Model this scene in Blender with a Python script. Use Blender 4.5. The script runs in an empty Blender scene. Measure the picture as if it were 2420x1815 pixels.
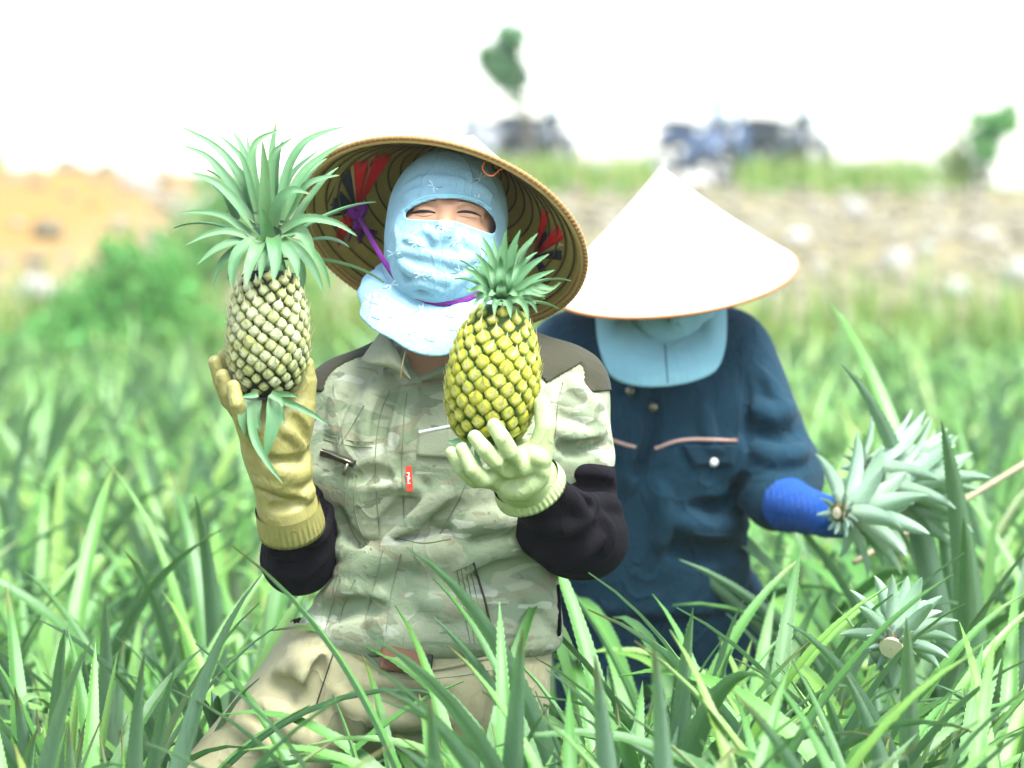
import bpy, math, random
import numpy as np
from mathutils import Vector, Matrix
from mathutils.bvhtree import BVHTree

random.seed(7); RNG = np.random.default_rng(7)
S = bpy.context.scene
COL = S.collection
PI = math.pi

# ---------------------------------------------------------------- camera
LENS = 135.0
FPX = LENS / 36.0 * 2420.0
CAMZ = 1.42
TH = math.atan(382.5 / FPX)
CT, ST = math.cos(TH), math.sin(TH)
cam_d = bpy.data.cameras.new('camera')
cam = bpy.data.objects.new('camera', cam_d); COL.objects.link(cam)
cam.location = (0, 0, CAMZ); cam.rotation_euler = (PI / 2 - TH, 0, 0)
cam_d.lens = LENS; cam_d.sensor_width = 36.0; cam_d.clip_start = 0.05; cam_d.clip_end = 5000
cam_d.dof.use_dof = True; cam_d.dof.focus_distance = 5.36; cam_d.dof.aperture_fstop = 4.2
S.camera = cam

# ---------------------------------------------------------------- sky, sun, exposure
SUN_EL, SUN_AZ = math.radians(63), math.radians(142)      # azimuth clockwise from +Y: high, over the camera's right shoulder
w = bpy.data.worlds.new('World'); S.world = w; w.use_nodes = True
nt = w.node_tree; nt.nodes.clear()
sky = nt.nodes.new('ShaderNodeTexSky'); sky.sky_type = 'NISHITA'; sky.sun_disc = False
sky.sun_elevation = SUN_EL; sky.sun_rotation = SUN_AZ; sky.air_density = 1.0; sky.dust_density = 1.0; sky.ozone_density = 1.0
hs = nt.nodes.new('ShaderNodeHueSaturation'); hs.inputs['Saturation'].default_value = 0.62
bg = nt.nodes.new('ShaderNodeBackground'); bg.inputs['Strength'].default_value = 0.115
out = nt.nodes.new('ShaderNodeOutputWorld')
nt.links.new(sky.outputs[0], hs.inputs['Color']); nt.links.new(hs.outputs[0], bg.inputs['Color']); nt.links.new(bg.outputs[0], out.inputs[0])
sl = bpy.data.lights.new('sun', 'SUN'); sl.energy = 2.6; sl.angle = math.radians(32); sl.color = (0.97, 0.99, 1.0)
so = bpy.data.objects.new('sun', sl); COL.objects.link(so)
sd = Vector((math.sin(SUN_AZ) * math.cos(SUN_EL), math.cos(SUN_AZ) * math.cos(SUN_EL), math.sin(SUN_EL)))
so.rotation_euler = sd.to_track_quat('Z', 'Y').to_euler(); so.location = (3, 4, 8)
S.view_settings.view_transform = 'Standard'; S.view_settings.look = 'None'
S.view_settings.gamma = 1.0; S.view_settings.use_curve_mapping = False
S.view_settings.exposure = 2.2
S.cycles.use_denoising = True
S.cycles.max_bounces = 5; S.cycles.diffuse_bounces = 3; S.cycles.glossy_bounces = 2; S.cycles.transmission_bounces = 3; S.cycles.volume_bounces = 0; S.cycles.transparent_max_bounces = 4
S.cycles.use_adaptive_sampling = True; S.cycles.adaptive_threshold = 0.02

# ---------------------------------------------------------------- helpers
def P(x, y, Y):
    """the point of the place at depth Y metres that the photograph shows at pixel x, y"""
    cx = (x - 1210.0) / FPX; cy = (907.5 - y) / FPX
    t = Y / (CT + cy * ST)
    return np.array([t * cx, Y, CAMZ + t * (cy * CT - ST)])
def PX(p):
    d = np.asarray(p) - np.array([0, 0, CAMZ])
    f = d[1] * CT - d[2] * ST; u = d[1] * ST + d[2] * CT
    return 1210 + FPX * d[0] / f, 907.5 - FPX * u / f
def A(*v): return np.array(v, float)
def unit(v):
    v = np.asarray(v, float); return v / (np.linalg.norm(v) + 1e-12)

OFF = {}
def tag(o, label=None, cat=None, group=None, kind=None):
    if label: o['label'] = label
    if cat: o['category'] = cat
    if group: o['group'] = group
    if kind: o['kind'] = kind
    return o
def empty(name, loc, label=None, cat=None, group=None):
    o = bpy.data.objects.new(name, None); COL.objects.link(o)
    o.location = tuple(float(c) for c in loc); o.empty_display_size = 0.05
    OFF[o] = np.array(loc, float)
    return tag(o, label, cat, group)
def mesh(name, V, F, mats, smooth=True, midx=None, attrs=None):
    me = bpy.data.meshes.new(name)
    V = np.asarray(V, float)
    me.from_pydata(V.tolist(), [], F.tolist() if isinstance(F, np.ndarray) else F)
    if not isinstance(mats, (list, tuple)): mats = [mats]
    for m in mats: me.materials.append(m)
    if midx is not None: me.polygons.foreach_set('material_index', np.asarray(midx, np.int32))
    if smooth: me.polygons.foreach_set('use_smooth', np.ones(len(me.polygons), bool))
    if attrs:
        for k, v in attrs.items():
            a = me.attributes.new(k, 'FLOAT', 'POINT'); a.data.foreach_set('value', np.asarray(v, np.float32))
    me.update()
    return me
def link(name, me, parent=None, loc=None, mat4=None):
    o = bpy.data.objects.new(name, me); COL.objects.link(o)
    if parent is not None: o.parent = parent
    if loc is not None: o.location = loc
    if mat4 is not None: o.matrix_basis = mat4
    return o
def mk(name, V, F, mats, parent=None, smooth=True, midx=None, attrs=None, origin=None):
    """mesh object from world coordinates; its origin is that of its parent (or the given one)"""
    V = np.asarray(V, float)
    off = OFF[parent] if parent is not None else (np.array(origin, float) if origin is not None else np.zeros(3))
    o = link(name, mesh(name, V - off, F, mats, smooth, midx, attrs), parent)
    if parent is None and origin is not None: o.location = tuple(origin)
    OFF[o] = off
    return o

def catmull(pts, n):
    pts = np.asarray(pts, float)
    if len(pts) == 2: return pts[0] + np.linspace(0, 1, n)[:, None] * (pts[1] - pts[0])
    e = np.vstack([2 * pts[0] - pts[1], pts, 2 * pts[-1] - pts[-2]])
    seg = np.linalg.norm(np.diff(pts, axis=0), axis=1) + 1e-9
    cum = np.concatenate([[0], np.cumsum(seg)]) / seg.sum()
    o = []
    for s in np.linspace(0, 1, n):
        i = min(max(np.searchsorted(cum, s, 'right') - 1, 0), len(pts) - 2)
        t = (s - cum[i]) / (cum[i + 1] - cum[i])
        p0, p1, p2, p3 = e[i], e[i + 1], e[i + 2], e[i + 3]
        o.append(0.5 * (2 * p1 + (p2 - p0) * t + (2 * p0 - 5 * p1 + 4 * p2 - p3) * t * t + (3 * p1 - p0 - 3 * p2 + p3) * t ** 3))
    return np.array(o)
def tube_geo(pts, r, k=8, closed=False, caps=True):
    pts = np.asarray(pts, float); n = len(pts)
    r = np.broadcast_to(np.asarray(r, float), (n,))
    V = []; F = []
    T = np.gradient(pts, axis=0)
    if closed: T = np.roll(pts, -1, 0) - np.roll(pts, 1, 0)
    up = A(0, 0, 1) if abs(unit(T[0])[2]) < .9 else A(1, 0, 0)
    x = unit(np.cross(up, T[0]))
    for i in range(n):
        t = unit(T[i]); x = unit(x - t * np.dot(x, t)); y = np.cross(t, x)
        for j in range(k):
            a = 2 * PI * j / k
            V.append(pts[i] + r[i] * (math.cos(a) * x + math.sin(a) * y))
    for i in range(n if closed else n - 1):
        i2 = (i + 1) % n
        for j in range(k):
            j2 = (j + 1) % k
            F.append((i * k + j, i * k + j2, i2 * k + j2, i2 * k + j))
    if caps and not closed:
        F.append(tuple(range(k))[::-1]); F.append(tuple((n - 1) * k + j for j in range(k)))
    return np.array(V), F
def join(geos):
    V = []; F = []; o = 0
    for v, f in geos:
        V.append(np.asarray(v)); F += [tuple(i + o for i in q) for q in f]; o += len(v)
    return np.vstack(V), F
def box_geo(c, s, R=None, bev=0.0):
    c = np.asarray(c, float); s = np.asarray(s, float) / 2
    V = np.array([[x, y, z] for x in (-1, 1) for y in (-1, 1) for z in (-1, 1)], float) * s
    F = [(0, 1, 3, 2), (4, 6, 7, 5), (0, 4, 5, 1), (2, 3, 7, 6), (0, 2, 6, 4), (1, 5, 7, 3)]
    if R is not None: V = V @ np.asarray(R).T
    return V + c, F
def lathe_geo(prof, k=24, R=None, c=(0, 0, 0)):
    """prof: list of (radius, height) turned about z"""
    V = []; F = []
    n = len(prof)
    for (r, z) in prof:
        for j in range(k):
            a = 2 * PI * j / k; V.append((r * math.cos(a), r * math.sin(a), z))
    for i in range(n - 1):
        for j in range(k):
            j2 = (j + 1) % k; F.append((i * k + j, i * k + j2, (i + 1) * k + j2, (i + 1) * k + j))
    V = np.array(V)
    if R is not None: V = V @ np.asarray(R).T
    return V + np.asarray(c, float), F
def basis(zdir, xhint=(1, 0, 0)):
    z = unit(zdir); x = np.asarray(xhint, float); x = unit(x - z * np.dot(x, z)); y = np.cross(z, x)
    return np.stack([x, y, z], 1)
def mat4(R, loc, s=(1, 1, 1)):
    m = Matrix.Identity(4)
    for i in range(3):
        for j in range(3): m[i][j] = float(R[i][j]) * s[j]
        m[i][3] = float(loc[i])
    return m

# ---------------------------------------------------------------- signed distance modelling
def cap(p, a, b, ra, rb=None):
    rb = ra if rb is None else rb
    a = np.asarray(a, float); ab = np.asarray(b, float) - a
    t = np.clip(((p - a) @ ab) / (ab @ ab + 1e-12), 0, 1)
    return np.linalg.norm(p - a - t[:, None] * ab, axis=1) - (ra + (rb - ra) * t)
def ell(p, c, r, R=None):
    q = p - np.asarray(c, float)
    if R is not None: q = q @ R
    r = np.asarray(r, float)
    k0 = np.linalg.norm(q / r, axis=1); k1 = np.linalg.norm(q / (r * r), axis=1) + 1e-9
    return k0 * (k0 - 1) / k1
def smin(a, b, k):
    h = np.maximum(k - np.abs(a - b), 0) / k
    return np.minimum(a, b) - h * h * k * 0.25
def smax(a, b, k): return -smin(-a, -b, k)
def chain(p, pts, rad, k=None):
    d = None
    for i in range(len(pts) - 1):
        c = cap(p, pts[i], pts[i + 1], rad[i], rad[i + 1])
        d = c if d is None else (np.minimum(d, c) if k is None else smin(d, c, k))
    return d
WOB = {}
def wob(p, f, seed=0, n=5):
    """cheap smooth pseudo-noise, about -1..1"""
    if (seed, n) not in WOB:
        r = np.random.default_rng(seed); WOB[seed, n] = [(r.normal(size=3), r.uniform(0, 6.28), r.normal(size=3) * .8, r.uniform(0, 6)) for _ in range(n)]
    o = np.zeros(len(p)); q = p * f
    for v, ph, u, pu in WOB[seed, n]: o += np.sin(q @ v + ph + 1.3 * np.sin(q @ u + pu))
    return o / n
class Prof:
    """tube of elliptic sections stacked along z: rows (y px, left px, right px, half depth, centre depth)"""
    def __init__(s, rows, Yref, n=2.3, smooth=9):
        z = np.array([P(1210, r[0], Yref)[2] for r in rows])
        xl = np.array([P(r[1], r[0], Yref)[0] for r in rows]); xr = np.array([P(r[2], r[0], Yref)[0] for r in rows])
        o = np.argsort(z); z = z[o]
        s.z = np.linspace(z[0], z[-1], 160)
        def sm(v):
            v = np.interp(s.z, z, np.asarray(v)[o]); k = np.ones(smooth) / smooth
            return np.convolve(np.pad(v, smooth // 2, mode='edge'), k, 'valid')
        s.cx = sm((xl + xr) / 2); s.a = sm((xr - xl) / 2); s.b = sm([r[3] for r in rows]); s.cy = sm([r[4] for r in rows])
        s.n = n
    def __call__(s, p):
        z = p[:, 2]
        cx = np.interp(z, s.z, s.cx); a = np.interp(z, s.z, s.a); b = np.interp(z, s.z, s.b); cy = np.interp(z, s.z, s.cy)
        q = (np.abs((p[:, 0] - cx) / a) ** s.n + np.abs((p[:, 1] - cy) / b) ** s.n) ** (1 / s.n)
        d = (q - 1) * np.minimum(a, b)
        return smax(d, np.maximum(z - s.z[-1], s.z[0] - z), .02)
def poly2(q, poly):
    """signed distance of 2d points to a polygon (negative inside)"""
    poly = np.asarray(poly, float); d = np.full(len(q), 1e9); ins = np.zeros(len(q), bool)
    for i in range(len(poly)):
        a = poly[i]; b = poly[(i + 1) % len(poly)]; e = b - a; v = q - a
        t = np.clip(v @ e / (e @ e + 1e-12), 0, 1)
        d = np.minimum(d, np.linalg.norm(v - t[:, None] * e, axis=1))
        c = ((a[1] <= q[:, 1]) & (b[1] > q[:, 1])) | ((b[1] <= q[:, 1]) & (a[1] > q[:, 1]))
        xi = a[0] + (q[:, 1] - a[1]) * e[0] / (e[1] if abs(e[1]) > 1e-9 else 1e-9)
        ins ^= c & (q[:, 0] < xi)
    return np.where(ins, -d, d)
def sdf_geo(f, lo, hi, h, newton=1):
    B = 6
    lo = np.asarray(lo, float) - 2 * h; hi = np.asarray(hi, float) + 2 * h
    nb = np.ceil(((hi - lo) / h + 1) / B).astype(int); n = nb * B
    def ev(pts):
        return np.concatenate([f(pts[i:i + 40000]) for i in range(0, len(pts), 40000)]) if len(pts) else np.zeros(0)
    g = np.stack(np.meshgrid(*[np.arange(k) for k in nb], indexing='ij'), -1).reshape(-1, 3)
    dc = ev(lo + (g * B + (B - 1) / 2) * h).reshape(nb)
    keep = np.abs(dc) < B * h * 1.25
    D = dc.repeat(B, 0).repeat(B, 1).repeat(B, 2)
    kb = np.argwhere(keep); off = np.stack(np.meshgrid(*[np.arange(B)] * 3, indexing='ij'), -1).reshape(-1, 3)
    idx = (kb[:, None, :] * B + off[None]).reshape(-1, 3)          # block by block
    D[idx[:, 0], idx[:, 1], idx[:, 2]] = ev(lo + idx * h)
    s = D < 0
    cnt = np.zeros(n - 1, int)
    for i in (0, 1):
        for j in (0, 1):
            for k in (0, 1): cnt += s[i:n[0] - 1 + i, j:n[1] - 1 + j, k:n[2] - 1 + k]
    cells = np.argwhere((cnt > 0) & (cnt < 8))
    acc = np.zeros((len(cells), 3)); num = np.zeros(len(cells))
    cor = [(i, j, k) for i in (0, 1) for j in (0, 1) for k in (0, 1)]
    for a in cor:
        for ax in range(3):
            if a[ax] == 0:
                b = list(a); b[ax] = 1
                ca = cells + a; cb = cells + b
                da = D[ca[:, 0], ca[:, 1], ca[:, 2]]; db = D[cb[:, 0], cb[:, 1], cb[:, 2]]
                x = (da < 0) != (db < 0)
                t = np.where(x, da / np.where(x, da - db, 1), 0)
                pos = np.tile(np.array(a, float), (len(cells), 1)); pos[:, ax] += t
                acc[x] += pos[x]; num[x] += 1
    V = lo + (cells + acc / num[:, None]) * h
    ind = np.full(n - 1, -1); ind[cells[:, 0], cells[:, 1], cells[:, 2]] = np.arange(len(cells))
    F = []
    for ax in range(3):
        u, v = (ax + 1) % 3, (ax + 2) % 3
        sl0 = [slice(1, -1)] * 3; sl1 = [slice(1, -1)] * 3
        sl0[ax] = slice(0, -1); sl1[ax] = slice(1, None)
        a = s[tuple(sl0)]; b = s[tuple(sl1)]
        for flip in (False, True):
            e = np.argwhere((a & ~b) if not flip else (~a & b))
            if not len(e): continue
            off = np.ones(3, int); off[ax] = 0; e = e + off
            def c(du, dv):
                q = e.copy(); q[:, u] += du; q[:, v] += dv
                q = np.clip(q, 0, n - 2)
                return ind[q[:, 0], q[:, 1], q[:, 2]]
            q = np.stack([c(-1, -1), c(0, -1), c(0, 0), c(-1, 0)], 1)
            if flip: q = q[:, ::-1]
            F.append(q[(q >= 0).all(1)])
    F = np.concatenate(F)
    for _ in range(newton):
        d = ev(V); e = h * .3
        G = np.stack([(ev(V + np.eye(3)[i] * e) - d) / e for i in range(3)], 1)
        st = G * (d / np.maximum((G * G).sum(1), .2))[:, None]
        L = np.linalg.norm(st, axis=1); st *= np.minimum(1, h * .8 / (L + 1e-9))[:, None]
        V = V - st
    return V, F
def trace(f, x, y, y0=4.9, y1=6.9):
    """first hit on a distance field along the sight line through pixel x, y"""
    Ys = np.arange(y0, y1, .003); pts = np.array([P(x, y, Y) for Y in Ys[::8]])
    d = f(pts); i = np.argmax(d < 0)
    if not (d < 0).any(): return None
    a = Ys[::8][max(i - 1, 0)]; pts = np.array([P(x, y, Y) for Y in np.arange(a, a + .03, .001)])
    d = f(pts); return pts[np.argmax(d < 0)]
def grad(f, p, e=.002):
    q = np.array([p] + [p + np.eye(3)[i] * e for i in range(3)]); d = f(q)
    return unit((d[1:] - d[0]))
class Folds:
    """cloth folds laid on a base field: (pixel polyline, radius, height); negative height = valley"""
    def __init__(s, base, lines, y0=4.9, y1=6.9, fr=1.0, fh=1.0):
        s.base = base; s.c = []
        for pts, r, hgt in lines:
            r *= fr; hgt = math.copysign(min(abs(hgt) * fh, r * .9), hgt)
            pp = catmull(np.array(pts, float), 3 * len(pts)) if len(pts) > 2 else np.array(pts, float)
            w = []
            for x, y in pp:
                q = trace(base, x, y, y0, y1)
                if q is not None: w.append(q - grad(base, q) * (r - abs(hgt)) * (1 if hgt > 0 else -1))
            m = len(w)
            for i in range(m - 1):
                fa = math.sin(PI * (i + .6) / (m + .2)); fb = math.sin(PI * (i + 1.6) / (m + .2))
                s.c.append((w[i], w[i + 1], r * (.55 + .45 * fa), r * (.55 + .45 * max(fb, 0)), hgt > 0, r))
    def __call__(s, p):
        d = s.base(p)
        near = np.nonzero(np.abs(d) < .03)[0]
        for i in range(0, len(near), 1500):        # points come in spatial order: skip the folds far from each run of them
            ix = near[i:i + 1500]; q = p[ix]; e = d[ix]
            lo = q.min(0); hi = q.max(0); n0 = e
            for a, b, ra, rb, up, r in s.c:
                m = r * 2.4
                if (np.minimum(a, b) - m > hi).any() or (np.maximum(a, b) + m < lo).any(): continue
                c = cap(q, a, b, ra, rb)
                e = smin(e, c, r * 1.3) if up else smax(e, -c, r * 1.3)
            if e is not n0: d[ix] = e
        return d
def bvh_of(V, F): return BVHTree.FromPolygons([tuple(v) for v in V], [tuple(int(i) for i in f) for f in F])
def hit(bvh, x, y):
    o = Vector((0, 0, CAMZ)); d = (Vector(P(x, y, 5.0)) - o).normalized()
    loc, nor, i, dist = bvh.ray_cast(o, d)
    return (np.array(loc), np.array(nor)) if loc is not None else (None, None)
def strip_on(bvh, pts, wpx, th=.002, n=None, Y=5.4, lift=0.0005, taper=False):
    """raised band following a cloth surface along a pixel polyline; width in pixels"""
    pts = np.array(pts, float)
    n = n or max(6, int(np.linalg.norm(np.diff(pts, axis=0), axis=1).sum() / 8))
    pp = catmull(pts, n); L = []; Nn = []
    for x, y in pp:
        a, b = hit(bvh, x, y)
        if a is not None: L.append(a); Nn.append(b if b[1] < .3 else -b)
    if len(L) < 2: return None
    L = np.array(L); Nn = np.array(Nn)
    k = np.ones(3) / 3
    if len(L) > 4:
        for c in range(3):
            L[1:-1, c] = np.convolve(L[:, c], k, 'valid'); Nn[1:-1, c] = np.convolve(Nn[:, c], k, 'valid')
    T = np.gradient(L, axis=0); w2 = wpx / 2 * Y / FPX
    V = []; F = []
    for i in range(len(L)):
        s = unit(np.cross(T[i], Nn[i])) * (1 if not taper else .25 + .75 * math.sin(PI * (i + .5) / len(L))); nn = unit(Nn[i])
        for u, hh in ((-1, -.001), (-.8, th), (.8, th), (1, -.001)): V.append(L[i] + s * u * w2 + nn * (hh + lift))
    for i in range(len(L) - 1):
        for j in range(3): F.append((i * 4 + j, i * 4 + j + 1, i * 4 + 5 + j, i * 4 + 4 + j))
    F.append((0, 1, 2, 3)); m = (len(L) - 1) * 4; F.append((m + 3, m + 2, m + 1, m))
    return np.array(V), F
def patch_on(bvh, quad, nu=10, nv=8, th=.003):
    """raised cloth panel on a surface, corners given in pixels"""
    q = np.array(quad, float); V = []; F = []
    G = {}
    for i in range(nu):
        for j in range(nv):
            u, v = i / (nu - 1), j / (nv - 1)
            p = (q[0] * (1 - u) + q[1] * u) * (1 - v) + (q[3] * (1 - u) + q[2] * u) * v
            a, b = hit(bvh, *p)
            if a is None: return None
            if b[1] > 0: b = -b
            G[i, j] = len(V); V.append(a + b * th); V.append(a - b * .002)
    for i in range(nu - 1):
        for j in range(nv - 1): F.append((G[i, j], G[i + 1, j], G[i + 1, j + 1], G[i, j + 1]))
    br = [(i, 0) for i in range(nu)] + [(nu - 1, j) for j in range(1, nv)] + [(i, nv - 1) for i in range(nu - 2, -1, -1)] + [(0, j) for j in range(nv - 2, 0, -1)]
    for a, b in zip(br, br[1:] + br[:1]): F.append((G[b], G[a], G[a] + 1, G[b] + 1))
    return np.array(V), F
# ---------------------------------------------------------------- materials
class G:
    """small wrapper for building a node material"""
    def __init__(s, name):
        s.m = bpy.data.materials.new(name); s.m.use_nodes = True
        s.nt = s.m.node_tree; s.nt.nodes.clear()
        s.out = s.nt.nodes.new('ShaderNodeOutputMaterial')
    def n(s, t, **kw):
        x = s.nt.nodes.new('ShaderNode' + t)
        for k, v in kw.items():
            if hasattr(x, k) and not k[0].isupper(): setattr(x, k, v)
        return x
    def set(s, sock, v):
        if hasattr(v, 'links') or isinstance(v, bpy.types.NodeSocket): s.nt.links.new(v, sock)
        elif v is not None:
            if sock.type == 'RGBA' and len(v) == 3: v = (*v, 1)
            sock.default_value = v
    def noise(s, scale=5, detail=3, rough=.5, vec=None, dist=0):
        x = s.n('TexNoise'); x.inputs['Scale'].default_value = scale; x.inputs['Detail'].default_value = detail
        x.inputs['Roughness'].default_value = rough; x.inputs['Distortion'].default_value = dist
        if vec is not None: s.nt.links.new(vec, x.inputs['Vector'])
        return x.outputs['Fac']
    def obj(s, scale=None, rot=None):
        x = s.n('TexCoord').outputs['Object']
        if scale is None: return x
        m = s.n('Mapping'); m.inputs['Scale'].default_value = scale
        if rot: m.inputs['Rotation'].default_value = rot
        s.nt.links.new(x, m.inputs['Vector']); return m.outputs[0]
    def ramp(s, fac, stops, interp='LINEAR'):
        x = s.n('ValToRGB'); x.color_ramp.interpolation = interp
        e = x.color_ramp.elements
        while len(e) < len(stops): e.new(.5)
        for i, (p, c) in enumerate(stops):
            e[i].position = p; e[i].color = (*c, 1) if len(c) == 3 else c
        s.set(x.inputs[0], fac); return x.outputs[0]
    def mix(s, fac, a, b, mode='MIX'):
        x = s.n('Mix'); x.data_type = 'RGBA'; x.blend_type = mode
        s.set(x.inputs[0], fac); s.set(x.inputs[6], a); s.set(x.inputs[7], b); return x.outputs[2]
    def math(s, op, a, b=0.0, c=None):
        x = s.n('Math'); x.operation = op; s.set(x.inputs[0], a); s.set(x.inputs[1], b)
        if c is not None: s.set(x.inputs[2], c)
        return x.outputs[0]
    def crease(s, vec, sc=11, amp=.9):
        """sharp little cloth creases: ridges of a stretched noise"""
        m = s.n('Mapping'); m.inputs['Scale'].default_value = (1, 1, .55); m.inputs['Rotation'].default_value = (.3, .6, .2); s.nt.links.new(vec, m.inputs['Vector'])
        a = s.math('ABSOLUTE', s.math('SUBTRACT', s.noise(sc, 2, .45, m.outputs[0], 1.2), .5))
        return s.math('MULTIPLY', s.ramp(a, [(0, (1, 1, 1)), (.035, (.45, .45, .45)), (.12, (0, 0, 0))]), amp)
    def attr(s, name):
        x = s.n('Attribute'); x.attribute_name = name; return x.outputs['Fac']
    def rnd(s):
        """a random number for each leaf or piece: from the object and from the mesh"""
        o = s.n('ObjectInfo').outputs['Random']
        return s.math('FRACT', s.math('ADD', o, s.attr('lr')))
    def bump(s, h, strength=.3, dist=.002):
        x = s.n('Bump'); x.inputs['Strength'].default_value = strength; x.inputs['Distance'].default_value = dist
        s.set(x.inputs['Height'], h); return x.outputs[0]
    def bsdf(s, col, rough=.6, spec=.3, bump=None, sheen=0, coat=0, metal=0, sss=0):
        x = s.n('BsdfPrincipled'); s.set(x.inputs['Base Color'], col); s.set(x.inputs['Roughness'], rough)
        x.inputs['Specular IOR Level'].default_value = spec; x.inputs['Metallic'].default_value = metal
        x.inputs['Sheen Weight'].default_value = sheen; x.inputs['Coat Weight'].default_value = coat
        x.inputs['Coat Roughness'].default_value = .3
        if sss:
            x.inputs['Subsurface Weight'].default_value = sss; x.inputs['Subsurface Radius'].default_value = (.01, .004, .002)
            x.inputs['Subsurface Scale'].default_value = 1.0
        if bump is not None: s.nt.links.new(bump, x.inputs['Normal'])
        return x.outputs[0]
    def trans(s, sh, col, fac):
        t = s.n('BsdfTranslucent'); s.set(t.inputs[0], col)
        x = s.n('MixShader'); s.set(x.inputs[0], fac); s.nt.links.new(sh, x.inputs[1]); s.nt.links.new(t.outputs[0], x.inputs[2])
        return x.outputs[0]
    def done(s, sh): s.nt.links.new(sh, s.out.inputs[0]); return s.m

MAT = {}
def plain(name, col, rough=.6, spec=.3, var=.25, scale=30, bumps=.0, bscale=200, sheen=0, coat=0, metal=0):
    g = G(name)
    c = g.mix(g.noise(scale, 4), tuple(x * (1 - var) for x in col), tuple(min(1, x * (1 + var)) for x in col))
    b = g.bump(g.noise(bscale, 3), bumps) if bumps else None
    MAT[name] = g.done(g.bsdf(c, rough, spec, b, sheen, coat, metal)); return MAT[name]
def cloth(name, col, var=.18, weave=900, wb=.25, fold=.25, rough=.85, dirt=None, trans=0, sheen=.05):
    g = G(name); o = g.obj()
    c = g.mix(g.noise(14, 5, .6), tuple(x * (1 - var) for x in col), tuple(min(1, x * (1 + var)) for x in col))
    c = g.mix(g.math('MULTIPLY', g.noise(350, 2), .35), c, tuple(min(1, x * 1.35) for x in col))
    if dirt: c = g.mix(g.ramp(g.noise(9, 6, .65), [(.5, (0, 0, 0)), (.72, (.6, .6, .6))]), c, dirt)
    h = g.math('ADD', g.math('ADD', g.math('MULTIPLY', g.noise(weave, 2), .2), g.math('MULTIPLY', g.noise(38, 4, .55, dist=.6), .8)), g.crease(o))
    MAT[name] = g.bsdf(c, rough, .12, g.bump(h, fold, .006), sheen=sheen)
    if trans: MAT[name] = g.trans(MAT[name], c, trans)
    MAT[name] = g.done(MAT[name]); return MAT[name]

def leafmat(name, stops, under=False, tr=.3, rough=.38, spec=.5, tipcol=(.25, .16, .05)):
    g = G(name); r = g.rnd(); t = g.attr('lt'); u = g.attr('lu')
    c = g.ramp(r, stops)
    cv = g.n('CombineXYZ'); g.set(cv.inputs[0], g.math('MULTIPLY', u, 9)); g.set(cv.inputs[1], g.math('MULTIPLY', t, 1.3)); g.set(cv.inputs[2], g.math('MULTIPLY', r, 40))
    streak = g.noise(2.2, 3, .6, cv.outputs[0])
    c = g.mix(g.math('MULTIPLY', streak, .45), c, (.30, .40, .24) if under else (.15, .32, .10), 'MIX')
    blot = g.ramp(g.noise(26, 4, .6), [(.48, (0, 0, 0)), (.75, (.45, .45, .45))])
    c = g.mix(blot, c, (.12, .19, .06))
    # dry tips on some of the leaves, pale bases
    dry = g.math('MULTIPLY', g.ramp(t, [(.91, (0, 0, 0)), (1.0, (.85, .85, .85))]), g.ramp(g.math('FRACT', g.math('MULTIPLY', r, 7.3)), [(.6, (0, 0, 0)), (.85, (1, 1, 1))]))
    c = g.mix(dry, c, tipcol)
    c = g.mix(g.ramp(t, [(0, (.5, .5, .5)), (.25, (0, 0, 0))]), c, (.20, .28, .12))
    h = g.math('ADD', g.math('MULTIPLY', streak, 1.0), g.noise(140, 2))
    sh = g.bsdf(c, rough, spec, g.bump(h, .35, .0018), coat=.18)
    MAT[name] = g.done(g.trans(sh, g.mix(.5, c, (.20, .48, .04)), tr)); return MAT[name]
leafmat('leaf_top', [(0, (.030, .130, .012)), (.22, (.060, .215, .022)), (.5, (.100, .300, .045)), (.8, (.155, .375, .050)), (.96, (.23, .43, .05)), (1, (.18, .18, .07))], tr=.34, rough=.32, spec=.55)
leafmat('dry_leaf', [(0, (.20, .13, .05)), (.5, (.30, .21, .09)), (1, (.38, .30, .15))], under=True, tr=.15, rough=.7, spec=.2)
leafmat('leaf_under', [(0, (.17, .33, .17)), (.5, (.23, .41, .25)), (.85, (.30, .47, .33)), (1, (.33, .42, .24))], under=True, tr=.25, rough=.5, spec=.35)
leafmat('crown_top', [(0, (.065, .215, .075)), (.5, (.095, .26, .105)), (1, (.15, .33, .13))], tr=.25, rough=.33, spec=.6, tipcol=(.28, .30, .08))
leafmat('crown_under', [(0, (.25, .42, .31)), (.6, (.31, .49, .40)), (1, (.36, .50, .41))], under=True, tr=.25, rough=.5, tipcol=(.34, .36, .12))
leafmat('slip_top', [(0, (.27, .52, .25)), (.6, (.36, .60, .34)), (1, (.48, .68, .42))], under=True, tr=.25, rough=.5, tipcol=(.40, .40, .2))
leafmat('leaf_far_top', [(0, (.09, .25, .03)), (.35, (.13, .33, .05)), (.6, (.18, .40, .07)), (.85, (.27, .46, .08)), (1, (.36, .45, .11))], tr=.38, rough=.36, spec=.45)  # true lime of the hearts; on far plants, sunlit brightness put into the colour
DRYLEAF = [MAT['dry_leaf'], MAT['dry_leaf']]
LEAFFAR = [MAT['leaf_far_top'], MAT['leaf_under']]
LEAF = [MAT['leaf_top'], MAT['leaf_under']]; CROWN = [MAT['crown_top'], MAT['crown_under']]; leafmat('slip_under', [(0, (.33, .56, .35)), (.6, (.42, .63, .44)), (1, (.52, .68, .50))], under=True, tr=.2, rough=.5, tipcol=(.40, .40, .2)); SLIP = [MAT['slip_top'], MAT['slip_under']]

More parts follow.
